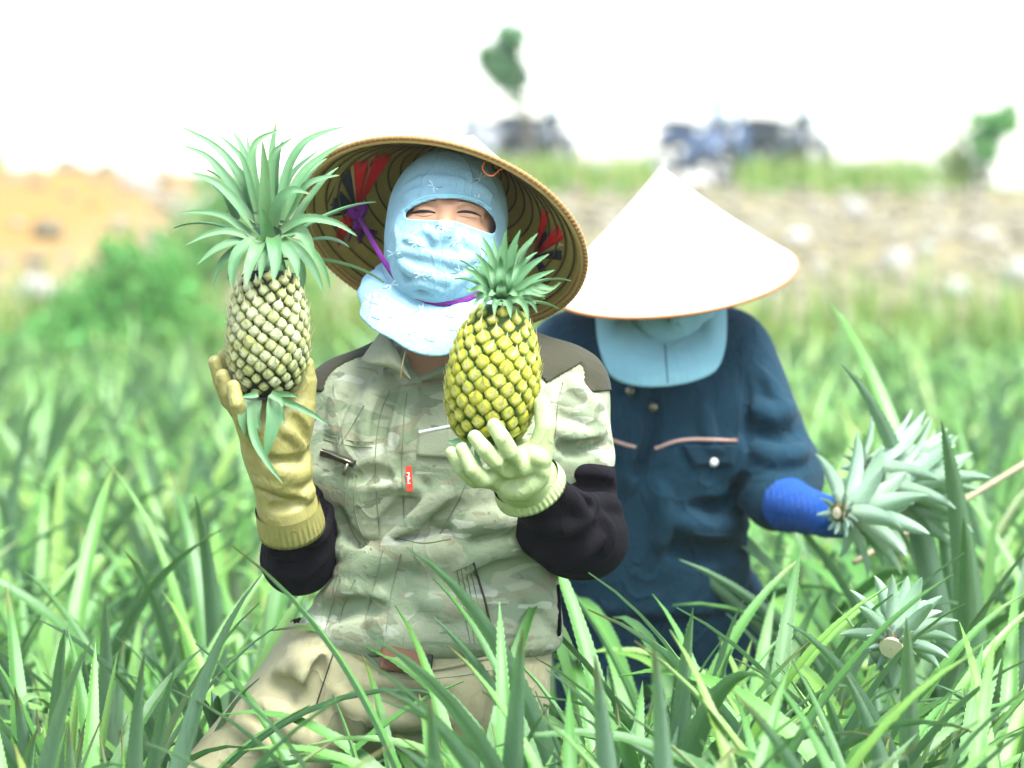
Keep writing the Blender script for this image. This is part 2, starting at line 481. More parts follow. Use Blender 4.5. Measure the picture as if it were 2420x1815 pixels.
# camouflage cloth
def camo():
    g = G('camouflage_cloth')
    o = g.obj((1.0, 1.0, 2.3)); o2 = g.obj((1.0, 1.2, 2.9), (0, .18, .2))
    base = g.mix(g.noise(6, 3, .5, o), (.225, .25, .13), (.295, .335, .21))
    c = g.mix(g.ramp(g.noise(7.5, 2.5, .5, o, .5), [(.0, (0, 0, 0)), (.54, (0, 0, 0)), (.555, (1, 1, 1))]), base, (.13, .19, .09))
    c = g.mix(g.ramp(g.noise(9.5, 2.2, .5, o2, .7), [(0, (0, 0, 0)), (.575, (0, 0, 0)), (.59, (1, 1, 1))]), c, (.175, .165, .08))
    c = g.mix(g.ramp(g.noise(11.5, 2, .45, o2, .3), [(0, (0, 0, 0)), (.60, (0, 0, 0)), (.615, (1, 1, 1))]), c, (.38, .41, .31))
    c = g.mix(g.ramp(g.noise(17, 2, .5, g.obj((1, 1.4, 2.0), (.2, 0, .5)), .4), [(0, (0, 0, 0)), (.63, (0, 0, 0)), (.64, (1, 1, 1))]), c, (.085, .105, .05))
    c = g.mix(g.math('MULTIPLY', g.noise(5, 5, .65), .48), c, (.29, .325, .215))          # sun-faded
    c = g.mix(g.math('MULTIPLY', g.noise(500, 2), .25), c, (.45, .46, .36))
    h = g.math('ADD', g.math('ADD', g.math('MULTIPLY', g.noise(900, 2), .2), g.noise(34, 4, .55, None, .8)), g.crease(g.obj()))
    return g.done(g.bsdf(c, .88, .12, g.bump(h, .5, .006), sheen=.03))
MAT['camouflage_cloth'] = camo()
cloth('olive_cloth', (.044, .042, .025)); cloth('dark_cloth', (.0058, .0046, .0062), var=.3, rough=.92, fold=.5, sheen=.0)
cloth('seam_cloth', (.27, .29, .19)); cloth('seam_dark', (.15, .17, .10))
cloth('khaki_cloth', (.31, .285, .16), fold=.35, dirt=(.24, .22, .11))
cloth('hood_cloth', (.31, .53, .635), var=.06, fold=.6, trans=.06)
cloth('hood_hem', (.24, .52, .56), var=.08)
cloth('navy_cloth', (.0085, .036, .056), var=.2, fold=.6)
cloth('navy_seam', (.016, .038, .060)); cloth('piping_cloth', (.55, .34, .27))
cloth('teal_cloth', (.20, .40, .45), var=.07, fold=.35)
cloth('blue_knit', (.010, .062, .26), var=.2, fold=.4); cloth('purple_cloth', (.16, .025, .20)); cloth('red_cloth', (.62, .06, .03))
def glovem(name, col, grime):
    g = G(name); o = g.obj()
    c = g.mix(g.noise(10, 4), tuple(x * .86 for x in col), tuple(x * 1.1 for x in col))
    c = g.mix(g.ramp(g.noise(16, 6, .68), [(.50, (0, 0, 0)), (.72, (.5, .5, .5))]), c, grime)
    h = g.math('ADD', g.math('MULTIPLY', g.noise(260, 2), .15), g.math('ADD', g.math('MULTIPLY', g.noise(45, 3), .6), g.crease(o, 26, .8)))
    MAT[name] = g.done(g.bsdf(c, .50, .38, g.bump(h, .38, .003), coat=.06))
glovem('glove_olive', (.31, .285, .088), (.20, .16, .045)); glovem('glove_pale', (.38, .47, .21), (.30, .31, .12))
plain('boot_rubber', (.03, .035, .03), .4); plain('sprig_white', (.62, .80, .86), .8, var=.03); plain('white_print', (.85, .88, .86), .8, var=.03); plain('stem_print', (.16, .27, .24), .8)
plain('thread_red', (.60, .015, .012), .55, .3); plain('thread_navy', (.022, .026, .032), .6); plain('thread_tan', (.38, .30, .14), .6); plain('thread_orange', (.65, .14, .04), .5)
plain('lash', (.012, .008, .006), .5, .3); plain('brow', (.13, .07, .04), .8); plain('lid_shade', (.38, .19, .105), .7)
plain('zip_metal', (.20, .19, .13), .35, .5, metal=.7); plain('button_white', (.75, .75, .72), .3, .5, .05)
plain('wallet_leather', (.19, .085, .045), .5, .4, .3, 25, .3, 300); plain('phone_black', (.012, .012, .014), .25, .5)
plain('wood_stick', (.30, .255, .16), .7, .2, .3, 40)
def skin():
    g = G('skin'); c = g.mix(g.noise(60, 4), (.44, .235, .125), (.52, .30, .175))
    c = g.mix(g.ramp(g.noise(14, 3), [(.45, (0, 0, 0)), (.75, (.6, .6, .6))]), c, (.52, .22, .14))
    return g.done(g.bsdf(c, .5, .35, g.bump(g.noise(420, 3), .2, .0006), sss=.12))
MAT['skin'] = skin()
# palm-leaf hat
def hat_out(name, c1, c2):
    g = G(name); cv = g.n('CombineXYZ'); a = g.attr('ha'); t = g.attr('ht')
    g.set(cv.inputs[0], g.math('MULTIPLY', a, 60)); g.set(cv.inputs[1], g.math('MULTIPLY', t, 1.5))
    st = g.noise(2.5, 4, .6, cv.outputs[0])
    c = g.mix(st, c1, c2)
    ring = g.math('PINGPONG', g.math('MULTIPLY', t, 16), .5)
    h = g.math('ADD', st, g.math('MULTIPLY', ring, .6))
    return g.trans(g.bsdf(c, .55, .3, g.bump(h, .35, .002)), c, .12), g
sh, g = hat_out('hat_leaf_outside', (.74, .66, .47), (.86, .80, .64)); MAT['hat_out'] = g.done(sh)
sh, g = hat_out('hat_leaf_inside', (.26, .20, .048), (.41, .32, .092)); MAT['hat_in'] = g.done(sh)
plain('bamboo', (.42, .27, .085), .5, .3, .25, 60); plain('bamboo_dark', (.10, .065, .022), .55, .3, .2, 60)
plain('rim_orange', (.42, .17, .06), .5, .3, .25, 60); plain('rim_brown', (.36, .19, .06), .5, .3, .25, 60)
# fruit
def eye(name, edge, mid, tip, spot):
    g = G(name); e = g.attr('ed'); r = g.n('ObjectInfo').outputs['Random']
    c = g.ramp(e, [(0, tip), (.12, tip), (.30, mid), (.62, edge), (1.0, spot)])
    c = g.mix(g.math('MULTIPLY', r, .5), c, mid)
    c = g.mix(g.ramp(g.math('FRACT', g.math('MULTIPLY', r, 5.7)), [(.55, (0, 0, 0)), (1, (.55, .55, .55))]), c, edge)
    P_ = g.n('NewGeometry').outputs['Position']
    c = g.mix(g.ramp(g.noise(150, 5, .65, P_), [(.50, (0, 0, 0)), (.70, (.55, .55, .55))]), c, (.13, .12, .035))
    c = g.mix(g.ramp(g.noise(26, 3, .6, P_), [(.48, (0, 0, 0)), (.7, (.4, .4, .4))]), c, (.20, .25, .05))
    return g.done(g.bsdf(c, .62, .3, g.bump(g.noise(330, 4, .6, P_), .8, .0016)))
MAT['eye_pale'] = eye('fruitlet_pale', (.37, .39, .10), (.52, .56, .35), (.76, .75, .46), (.045, .065, .012))
MAT['eye_gold'] = eye('fruitlet_gold', (.42, .40, .012), (.47, .46, .07), (.76, .73, .30), (.055, .12, .012))
plain('core_dark', (.016, .019, .006), .7, .2, .3, 80); plain('core_green', (.028, .055, .006), .6, .2, .3, 80)
plain('cut_flesh', (.62, .56, .36), .5, .3, .15, 60); plain('dry_scale', (.13, .105, .04), .8, .2, .4, 60)
# ground
def soil():
    g = G('field_soil'); c = g.mix(g.noise(3, 8, .65), (.07, .045, .025), (.19, .13, .075))
    return g.done(g.bsdf(c, .95, .1, g.bump(g.noise(25, 6, .7), .8, .03)))
MAT['soil'] = soil()
def bankm():
    g = G('bank_earth'); o = g.obj()
    c = g.mix(g.ramp(g.noise(.55, 6, .62), [(.42, (0, 0, 0)), (.62, (1, 1, 1))]), (.185, .17, .10), (.20, .15, .06))
    c = g.mix(g.ramp(g.noise(1.7, 6, .6), [(.50, (0, 0, 0)), (.62, (1, 1, 1))]), c, (.195, .19, .13))
    c = g.mix(g.ramp(g.attr('soil'), [(.12, (0, 0, 0)), (.5, (1, 1, 1))]), c, (.25, .145, .042))
    c = g.mix(g.ramp(g.math('ADD', g.attr('grass'), g.math('MULTIPLY', g.noise(1.2, 4), .5)), [(.62, (0, 0, 0)), (.85, (1, 1, 1))]), c, (.15, .24, .04))
    return g.done(g.bsdf(c, .95, .1, g.bump(g.noise(6, 6, .7), .8, .08)))
MAT['bank'] = bankm()
def stonem(name, a, b):
    g = G(name); r = g.math('FRACT', g.math('ADD', g.n('ObjectInfo').outputs['Random'], g.attr('lr')))
    c = g.mix(r, a, b); c = g.mix(g.math('MULTIPLY', g.noise(12, 5, .65), .5), c, (.20, .165, .11))
    return g.done(g.bsdf(c, .9, .2, g.bump(g.noise(20, 5), .6, .02)))
MAT['stone'] = stonem('rubble_stone', (.12, .107, .06), (.28, .268, .20)); MAT['boulder'] = stonem('pale_stone', (.30, .29, .26), (.44, .43, .40))
def foli(name, stops, tr=.35):
    g = G(name); c = g.ramp(g.rnd(), stops)
    return g.done(g.trans(g.bsdf(c, .5, .35), g.mix(.5, c, (.25, .42, .05)), tr))
MAT['bush'] = foli('bush_leaf', [(0, (.06, .24, .04)), (.5, (.09, .33, .07)), (.85, (.15, .42, .09)), (1, (.22, .48, .12))])
MAT['tree_leaf'] = foli('tree_leaf', [(0, (.05, .15, .05)), (.6, (.08, .22, .08)), (1, (.12, .28, .08))])
MAT['grass'] = foli('grass_blade', [(0, (.10, .21, .03)), (.5, (.17, .29, .05)), (.8, (.26, .33, .07)), (1, (.40, .34, .12))])
plain('bark', (.12, .085, .055), .9, .1, .3, 20)
plain('tyre', (.02, .02, .02), .85); plain('metal_grey', (.35, .36, .38), .3, .5, metal=.9); plain('lamp_glass', (.7, .75, .8), .1, .6); plain('seat_black', (.02, .02, .022), .6)
for nme, c in (('paint_blue', (.06, .11, .20)), ('paint_black', (.05, .065, .065)), ('paint_red', (.25, .03, .02)), ('paint_silver', (.35, .37, .40)), ('paint_green', (.03, .09, .06))): plain(nme, c, .25, .5, .08, 5, coat=.6)
VEIL = 0.0010
# ---------------------------------------------------------------- leaves
def leaf_geo(path, side, nor, wd, fold=.25, thick=.0012, across=5, teeth=0, rnd=0.0):
    """a solid leaf: channelled top face, paler under face, toothed margins"""
    n = len(path); us = np.linspace(-1, 1, across)
    V = []; lt = []; lu = []; F = []; mi = []
    ts = np.linspace(0, 1, n)
    for sheet in (0, 1):
        for i in range(n):
            for u in us:
                p = path[i] + side[i] * u * wd[i] / 2 * (1 - .12 * fold) + nor[i] * (fold * abs(u) ** 1.5 * wd[i] / 2)
                if sheet: p = p - nor[i] * thick * (1.15 - abs(u))
                V.append(p); lt.append(ts[i]); lu.append(u)
    m = n * across
    for i in range(n - 1):
        for j in range(across - 1):
            a = i * across + j; q = (a, a + 1, a + across + 1, a + across)
            F.append(q); mi.append(0)
            F.append(tuple(m + k for k in q[::-1])); mi.append(1)
    if teeth:
        L = np.concatenate([[0], np.cumsum(np.linalg.norm(np.diff(path, axis=0), axis=1))]); L /= L[-1]
        for sgn in (-1, 1):
            for s in np.linspace(.12, .95, teeth):
                def at(v): return np.array([np.interp(v, L, arr) for arr in path.T]), unit([np.interp(v, L, arr) for arr in side.T]), unit([np.interp(v, L, arr) for arr in nor.T]), np.interp(v, L, wd)
                p, sd_, nn, w_ = at(s); p2, s2, n2, w2 = at(min(1, s + .009))
                e = lambda pp, ss, nn_, ww: pp + ss * sgn * ww / 2 * (1 - .12 * fold) + nn_ * fold * ww / 2
                a = e(p, sd_, nn, w_); b = e(p2, s2, n2, w2)
                t = b + unit(b - a) * .0012 + s2 * sgn * .0014
                k = len(V); V += [a, b, t]; lt += [s] * 3; lu += [sgn] * 3
                F.append((k, k + 1, k + 2)); mi.append(0)
    return np.array(V), F, mi, {'lt': np.array(lt), 'lu': np.array(lu), 'lr': np.full(len(V), rnd)}
def arch_leaf(L, W, e0, e1, pw=1.6, bend=0.0, twist=0.0, n=18, fold=.35, across=5, teeth=0, thick=.0014, rnd=0.0, kink=None):
    """leaf growing from the origin along +X/+Z, rising at e0 and ending at e1 degrees"""
    s = np.linspace(0, 1, n)
    ang = np.radians(e0 + (e1 - e0) * s ** pw)
    if kink:  # broken over
        ang = np.where(s > kink, ang - np.radians(70) * np.clip((s - kink) / .08, 0, 1), ang)
    ds = L / (n - 1)
    x = np.concatenate([[0], np.cumsum(np.cos(ang[:-1]) * ds)]); z = np.concatenate([[0], np.cumsum(np.sin(ang[:-1]) * ds)])
    path = np.stack([x, bend * L * s ** 2, z], 1)
    T = np.gradient(path, axis=0); T /= np.linalg.norm(T, axis=1)[:, None]
    side = np.tile(A(0, 1, 0), (n, 1)); side -= T * (side * T).sum(1)[:, None]; side /= np.linalg.norm(side, axis=1)[:, None]
    nor = np.cross(T, side) * -1.0
    nor = np.where((nor[:, 2:3] * np.cos(ang)[:, None] + -nor[:, 0:1] * np.sin(ang)[:, None]) < 0, -nor, nor)   # faces the plant's axis
    tw = twist * s ** 1.2; c, sn = np.cos(tw)[:, None], np.sin(tw)[:, None]
    side, nor = side * c + nor * sn, nor * c - side * sn
    wd = W * np.minimum(1, .72 + 1.1 * s) * np.clip(1 - s ** 2.6, 0, 1) ** .85 + .0008
    f = fold * (1.3 - .9 * s)
    return leaf_geo(path, side, nor, wd, f.mean(), thick, across, teeth, rnd)
def add_leaf(name, g, mats, parent):
    V, F, mi, at = g; return mk(name, V, F, mats, parent, True, mi, at)

# ---------------------------------------------------------------- the setting
gs = 700.0
soil = mk('ground', [(-gs, -gs, 0), (gs, -gs, 0), (gs, gs, 0), (-gs, gs, 0)], [(0, 1, 2, 3)], MAT['soil'], smooth=False)
tag(soil, kind='structure')
def hfield(x, y):
    """height of the stony bank behind the field"""
    t = np.clip((y - 24.5) / 20.0, 0, 1)
    h = 0.12 + 1.70 * (t ** .85)
    lm = np.exp(-((x + 4.9) / 2.6) ** 2) * np.exp(-((y - 37) / 7.5) ** 2)
    h = h + .50 * lm
    p = np.stack([x, y, x * 0], -1).reshape(-1, 3)
    h = h + .05 * wob(p, 2.1, 3).reshape(x.shape) + .10 * wob(p, .6, 4).reshape(x.shape) * t
    return np.where(y < 24.4, -.2, h)
xs = np.concatenate([-np.geomspace(400, 15, 14), np.linspace(-14, 14, 150), np.geomspace(15, 400, 14)])
ys = np.concatenate([[24.3], np.linspace(24.5, 50, 130), np.geomspace(52, 650, 16)])
X, Yg = np.meshgrid(xs, ys, indexing='ij'); Z = hfield(X, Yg)
V = np.stack([X, Yg, Z], -1).reshape(-1, 3); ny = len(ys)
I = (np.arange(len(xs) - 1)[:, None] * ny + np.arange(ny - 1)[None]).ravel()
bank = mk('bank', V, np.stack([I, I + ny, I + ny + 1, I + 1], 1), MAT['bank'], attrs={
    'soil': (np.exp(-((X + 5.2) / 1.9) ** 2) * np.exp(-((Yg - 38) / 7) ** 2)).ravel(),
    'grass': (np.exp(-((Yg - 44.5) / 1.6) ** 2) * .75 + np.exp(-((Yg - 25) / 2.2) ** 2) * .6).ravel()})
tag(bank, kind='structure')

def bank_z(x, y):
    i = min(max(int(np.searchsorted(xs, x)) - 1, 0), len(xs) - 2); j = min(max(int(np.searchsorted(ys, y)) - 1, 0), ny - 2)
    u = (x - xs[i]) / (xs[i + 1] - xs[i]); v = min(max((y - ys[j]) / (ys[j + 1] - ys[j]), 0), 1)
    return float(Z[i, j] * (1 - u) * (1 - v) + Z[i + 1, j] * u * (1 - v) + Z[i, j + 1] * (1 - u) * v + Z[i + 1, j + 1] * u * v)
# rubble: too many small stones to count, plus the larger ones singly
def rock_geo(seed, k=1):
    r = np.random.default_rng(seed)
    t = (1 + 5 ** .5) / 2
    v = np.array([(-1, t, 0), (1, t, 0), (-1, -t, 0), (1, -t, 0), (0, -1, t), (0, 1, t), (0, -1, -t), (0, 1, -t), (t, 0, -1), (t, 0, 1), (-t, 0, -1), (-t, 0, 1)], float)
    f = [(0, 11, 5), (0, 5, 1), (0, 1, 7), (0, 7, 10), (0, 10, 11), (1, 5, 9), (5, 11, 4), (11, 10, 2), (10, 7, 6), (7, 1, 8), (3, 9, 4), (3, 4, 2), (3, 2, 6), (3, 6, 8), (3, 8, 9), (4, 9, 5), (2, 4, 11), (6, 2, 10), (8, 6, 7), (9, 8, 1)]
    v /= np.linalg.norm(v[0])
    for _ in range(k):
        c = {}; v = list(map(tuple, v)); nf = []
        def md(a, b):
            key = (min(a, b), max(a, b))
            if key not in c: c[key] = len(v); v.append(tuple(unit((np.array(v[a]) + np.array(v[b])) / 2)))
            return c[key]
        for a, b, d in f:
            x, y, z = md(a, b), md(b, d), md(d, a); nf += [(a, x, z), (b, y, x), (d, z, y), (x, y, z)]
        v = np.array(v); f = nf
    v = v * (1 + .16 * wob(v, 2.3, seed)[:, None] + r.normal(0, .06, (len(v), 1)))
    return v * r.uniform(.65, 1.1, 3), f
RK = [rock_geo(i, 0) for i in range(8)]
gv = []; gf = []; lr = []; o = 0
for i in range(4600):
    y = 25 + 19.5 * RNG.random() ** 1.15; x = RNG.uniform(-.5, .5) * (y * .27 + 8)
    if x < -3.4 and y > 30 and RNG.random() < .75: continue
    v, f = RK[i % 8]; sc = min(RNG.lognormal(-3.0, .5) * (.8 + (y - 24) * .025), .17)
    a = RNG.uniform(0, 6.28); R = np.array([[math.cos(a), -math.sin(a), 0], [math.sin(a), math.cos(a), 0], [0, 0, .75]])
    gv.append(v @ R.T * sc + A(x, y, bank_z(x, y) + sc * .25))
    gf.append(np.array(f) + o); o += len(v); lr.append(np.full(len(v), RNG.random()))
rub = mk('rubble', np.vstack(gv), np.vstack(gf), MAT['stone'], smooth=False, attrs={'lr': np.concatenate(lr)})
tag(rub, 'loose tan rubble scattered over the bank behind the field', 'rubble', kind='stuff')
BM = [mesh('boulder', *rock_geo(50 + i, 1), MAT['boulder']) for i in range(4)]
for i, (px, py, r, lab) in enumerate([
        (2118, 622, .17, 'white round boulder on the bank right of the rear cone hat'), (2412, 655, .20, 'white boulder on the bank cut by the right picture edge'),
        (1885, 565, .15, 'pale boulder on the bank just right of the rear hat brim'), (2190, 590, .13, 'greyish boulder beside the white round one on the bank'),
        (2020, 500, .17, 'flat pale boulder high on the bank near the motorcycles'), (90, 690, .16, 'pale boulder at the foot of the left bank beside the bush'),
        (330, 440, .22, 'whitish boulder on the orange slope above the bush'), (2330, 560, .14, 'small pale boulder high on the bank at the far right'),
        (2260, 690, .15, 'cream boulder at the foot of the bank above the field')]):
    # walk along the sight line to where it meets the bank
    for Y in np.arange(25, 47, .05):
        q = P(px, py, Y)
        if bank_z(q[0], Y) > q[2] - .05: break
    b = link('boulder', BM[i % 4], loc=tuple(q)); b.scale = (r, r, r * .8); b.rotation_euler = (0, 0, i * 1.3)
    tag(b, lab, 'boulder', 'pale boulders on the bank')

def blades(n, sampler, hmin, hmax, wmin=.01, lean=.5):
    V = []; F = []; lr = []
    for i in range(n):
        p = sampler(); h = RNG.uniform(hmin, hmax); a = RNG.uniform(0, 6.28); w_ = wmin * RNG.uniform(.8, 1.8); l = RNG.uniform(.1, lean) * h
        d = A(math.cos(a), math.sin(a), 0); s = A(-d[1], d[0], 0) * w_; k = len(V)
        V += [p - s, p + s, p + d * l * .35 + A(0, 0, h * .6) + s * .7, p + d * l * .35 + A(0, 0, h * .6) - s * .7, p + d * l + A(0, 0, h)]
        F += [(k, k + 1, k + 2, k + 3), (k + 3, k + 2, k + 4)]; lr += [RNG.random()] * 5
    return np.array(V), F, np.array(lr)
def topgrass():
    while True:
        y = RNG.normal(44.6, .9); x = RNG.uniform(-8.5, 8.5)
        if math.sin(x * 1.7 + 1) + math.sin(x * .61) > .25: return A(x, y, bank_z(x, y))
V, F, lr = blades(3000, topgrass, .12, .5, .014)
tag(mk('grass', V, F, MAT['grass'], attrs={'lr': lr}), 'lime green grass along the top edge of the bank', 'grass', kind='stuff')
def footgrass():
    y = 23.6 + abs(RNG.normal(0, 1.6)); x = RNG.uniform(-6.5, 6.5)
    return A(x, y, max(0, bank_z(x, y)))
V, F, lr = blades(6500, footgrass, .35, .95, .014)
tag(mk('grass', V, F, MAT['grass'], attrs={'lr': lr}), 'yellowish green grass along the foot of the bank', 'grass', kind='stuff')

# bushes and saplings: many small leaves spread through lobes, on stems
def leafcloud(lobes, n, size):
    V = []; F = []; lr = []
    tot = sum(l[3] * l[4] * l[5] for l in lobes)
    for (cx, cy, cz, rx, ry, rz) in lobes:
        for i in range(int(n * rx * ry * rz / tot)):
            d = RNG.normal(size=3); d /= np.linalg.norm(d); r = RNG.random() ** .45
            p = A(cx, cy, cz) + d * r * A(rx, ry, rz) * (1 + .25 * math.sin(7 * d[0] + cx * 9) * math.sin(6 * d[2] + 2))
            u = unit(RNG.normal(size=3) + d * .6 + A(0, 0, -.3)); s = unit(np.cross(u, RNG.normal(size=3))); nn = np.cross(u, s)
            L = size * RNG.uniform(.6, 1.3); w_ = L * .3; k = len(V)
            V += [p, p + u * L * .5 + s * w_, p + u * L, p + u * L * .5 - s * w_, p + u * L * .5 + nn * L * .12]
            F += [(k, k + 1, k + 4), (k + 1, k + 2, k + 4), (k + 2, k + 3, k + 4), (k + 3, k, k + 4)]; lr += [RNG.random()] * 5
    return np.array(V), F, np.array(lr)
def shrub(name, base, lobes, n, size, label, cat, leaf='bush', stem_r=.02, group=None, trunk='stem', crown='foliage'):
    """lobes relative to the base"""
    base = np.asarray(base, float); t = empty(name, base, label, cat, group)
    gs_ = []
    for (cx, cy, cz, rx, ry, rz) in lobes:
        gs_.append(tube_geo(catmull([base, base + A(cx * .25, cy * .25, cz * .5), base + A(cx, cy, cz)], 7), np.linspace(stem_r, stem_r * .3, 7), 6))
    mk(trunk, *join(gs_), MAT['bark'], t)
    V, F, lr = leafcloud([(base[0] + l[0], base[1] + l[1], base[2] + l[2], *l[3:]) for l in lobes], n, size)
    mk(crown, V, F, MAT[leaf], t, attrs={'lr': lr}); return t
def gz(x, y): return max(0.0, bank_z(x, y))
b0 = P(270, 700, 24.0)
shrub('bush', (b0[0], 24.0, 0), [(-.05, 0, .92, .34, .3, .26), (.22, .05, 1.12, .27, .3, .22), (-.22, -.05, .78, .30, .3, .2), (.42, 0, .85, .28, .25, .24), (.02, 0, 1.22, .16, .2, .18), (.18, -.1, .68, .4, .3, .24)], 2600, .07, 'round bright green bush at the foot of the orange slope', 'bush')
b0 = P(470, 600, 26.5)
shrub('bush', (b0[0], 26.5, gz(b0[0], 26.5)), [(0, 0, .85, .34, .3, .34), (.18, 0, 1.22, .24, .25, .26), (-.18, 0, .6, .3, .25, .24), (.4, 0, 1.0, .26, .25, .4), (.6, 0, .6, .3, .25, .3)], 1900, .07, 'taller green bush half behind the left pineapple crown', 'bush')
b0 = P(120, 760, 23.6)
shrub('bush', (b0[0], 23.6, 0), [(0, 0, .62, .3, .25, .2), (-.3, 0, .55, .26, .2, .18), (.35, 0, .62, .25, .2, .17)], 1000, .06, 'low yellow green bush left of the round bush', 'bush')
q = P(1262, 430, 46.2)
shrub('sapling', (q[0], 46.2, gz(q[0], 46.2)), [(-.30, 0, 1.78, .18, .2, .15), (-.44, 0, 1.56, .24, .2, .16), (-.34, 0, 1.40, .22, .2, .18), (-.26, 0, 1.18, .10, .12, .16), (-.17, 0, .95, .05, .05, .10)], 1100, .12, 'leaning sapling with a drooping dark crown above the camouflaged person\'s hat', 'tree', 'tree_leaf', .025, 'saplings on the bank', 'trunk', 'crown')
q = P(2330, 440, 45.6)
shrub('sapling', (q[0], 45.6, gz(q[0], 45.6)), [(-.13, 0, .62, .07, .08, .22), (.02, 0, .88, .24, .12, .08), (.2, 0, .82, .2, .12, .12), (.08, 0, .62, .08, .1, .2), (.0, 0, .45, .12, .1, .07), (.32, 0, 1.0, .06, .06, .12), (-.18, 0, 1.15, .04, .04, .07)], 900, .10, 'small bright green sapling with a gap in its crown at far right', 'tree', 'bush', .018, 'saplings on the bank', 'trunk', 'crown')
q = P(2258, 440, 45.8)
shrub('reed_clump', (q[0], 45.8, gz(q[0], 45.8)), [(0, 0, .3, .2, .15, .3), (.05, 0, .55, .08, .08, .28), (.2, 0, .2, .25, .15, .18)], 420, .12, 'pale green tuft of reeds left of the small sapling', 'plant', 'grass', .01)

# motorcycles parked on the bank, seen end on
def wheel(c, r, wd):
    prof = [(r * .8, -wd / 2), (r * .95, -wd * .48), (r, -wd * .2), (r, wd * .2), (r * .95, wd * .48), (r * .8, wd / 2), (r * .8, -wd / 2)]
    return lathe_geo(prof, 20, basis((1, 0, 0), (0, 1, 0)), c)
def motorcycle(px, Y, rz, paint, label, lean=.06):
    x = P(px, 440, Y)[0]; base = A(x, Y, gz(x, Y))
    t = empty('motorcycle', base, label, 'motorcycle', 'motorcycles parked on the bank')
    t.rotation_euler = (0, lean, rz); t.scale = (1.02, 1.02, 1.08)
    OFF[t] = np.zeros(3)                     # build its parts about the origin: front wheel towards -Y
    for yy in (-.60, .60):
        wv = mk('wheel', *wheel((0, yy, .28), .28, .09), MAT['tyre'], t); OFF[wv] = np.zeros(3)
        sp = [lathe_geo([(.02, -.05), (.045, -.05), (.045, .05), (.02, .05)], 12, basis((1, 0, 0), (0, 1, 0)), (0, yy, .28))]
        for k in range(8):
            a = k * PI / 4; sp.append(tube_geo([(0, yy, .28), (0, yy + .225 * math.cos(a), .28 + .225 * math.sin(a))], .006, 5))
        mk('rim', *join(sp), MAT['metal_grey'], wv)
    for s in (-1, 1): mk('fork', *tube_geo([(s * .075, -.60, .28), (s * .075, -.42, .80)], .018, 8), MAT['metal_grey'], t)
    fd = [(A(0, -.60 + .31 * math.cos(a), .28 + .31 * math.sin(a))) for a in np.linspace(.4, 2.8, 9)]
    mk('front_mudguard', *join([tube_geo([p + A(dx, 0, 0) for p in fd], .022, 6) for dx in (-.035, 0, .035)]), MAT[paint], t)
    def cowl(p): return smin(smin(ell(p, (0, -.42, .84), (.115, .12, .17)), ell(p, (0, -.40, 1.02), (.06, .06, .13)), .06), ell(p, (0, -.30, .55), (.17, .10, .27)), .08)
    mk('front_cowl', *sdf_geo(cowl, (-.25, -.6, .25), (.25, -.15, 1.18), .025), MAT[paint], t)
    mk('headlight', *lathe_geo([(0.001, .05), (.05, .045), (.085, .02), (.095, 0), (.095, -.03)], 18, basis((0, -1, .15)), (0, -.535, .84)), MAT['lamp_glass'], t)
    mk('handlebar', *tube_geo(catmull([(-.36, -.26, .98), (-.2, -.36, .96), (0, -.40, .92), (.2, -.36, .96), (.36, -.26, .98)], 15), .020, 8), MAT['seat_black'], t)
    for s in (-1, 1):
        mr = mk('mirror', *lathe_geo([(.001, .016), (.068, .016), (.082, 0), (.068, -.016), (.001, -.016)], 14, basis((0, 1, .1)), (s * .34, -.30, 1.20)), MAT['seat_black'], t)
        mk('mirror_stalk', *tube_geo(catmull([(s * .27, -.31, .97), (s * .31, -.31, 1.07), (s * .34, -.30, 1.18)], 6), .007, 6), MAT['seat_black'], mr)
    def body(p): return smin(smin(cap(p, (0, -.28, .50), (0, .10, .38), .10, .10), ell(p, (0, .35, .62), (.14, .42, .12)), .1), ell(p, (0, .05, .36), (.13, .2, .12)), .06)
    mk('body', *sdf_geo(body, (-.2, -.5, .15), (.2, .85, .8), .03), MAT[paint], t)
    def seat(p): return smin(ell(p, (0, .22, .76), (.135, .30, .055)), ell(p, (0, .52, .79), (.12, .25, .05)), .04)
    mk('seat', *sdf_geo(seat, (-.2, -.15, .65), (.2, .85, .9), .025), MAT['seat_black'], t)
    mk('exhaust', *tube_geo([(.13, -.05, .22), (.15, .25, .24), (.16, .85, .33)], [.02, .03, .045], 10), MAT['metal_grey'], t)
    mk('kickstand', *tube_geo([(-.08, .05, .25), (-.2, .08, 0.01)], .012, 6), MAT['metal_grey'], t)
    return t
motorcycle(1258, 46.6, .55, 'paint_black', 'dark motorcycle under the leaning sapling above the front hat')
motorcycle(1150, 47.6, -.6, 'paint_silver', 'pale motorcycle just above the front hat, left of the dark one')
motorcycle(1640, 48.2, .65, 'paint_blue', 'leftmost motorcycle of the three behind the rear hat')
motorcycle(1756, 46.8, -.5, 'paint_blue', 'blue motorcycle in the middle of the three behind the rear hat')
motorcycle(1846, 46.2, .6, 'paint_black', 'dark motorcycle on the right of the three behind the rear hat')

# added volume that veils the distance in place of lens glare and overexposure
hzV, hzF = box_geo((0, 0, 1.75), (1440, 1440, 5.5))
hz_ = mk('veil', hzV, hzF, [], smooth=False); tag(hz_, 'added pale haze over the field and the bank', 'veil', kind='stuff')
g = G('glare_veil'); pv = g.n('VolumePrincipled'); pv.inputs['Density'].default_value = VEIL; pv.inputs['Color'].default_value = (.93, .97, 1, 1); pv.inputs['Anisotropy'].default_value = 0.0
g.nt.links.new(pv.outputs[0], g.out.inputs['Volume']); hz_.data.materials.append(g.m)
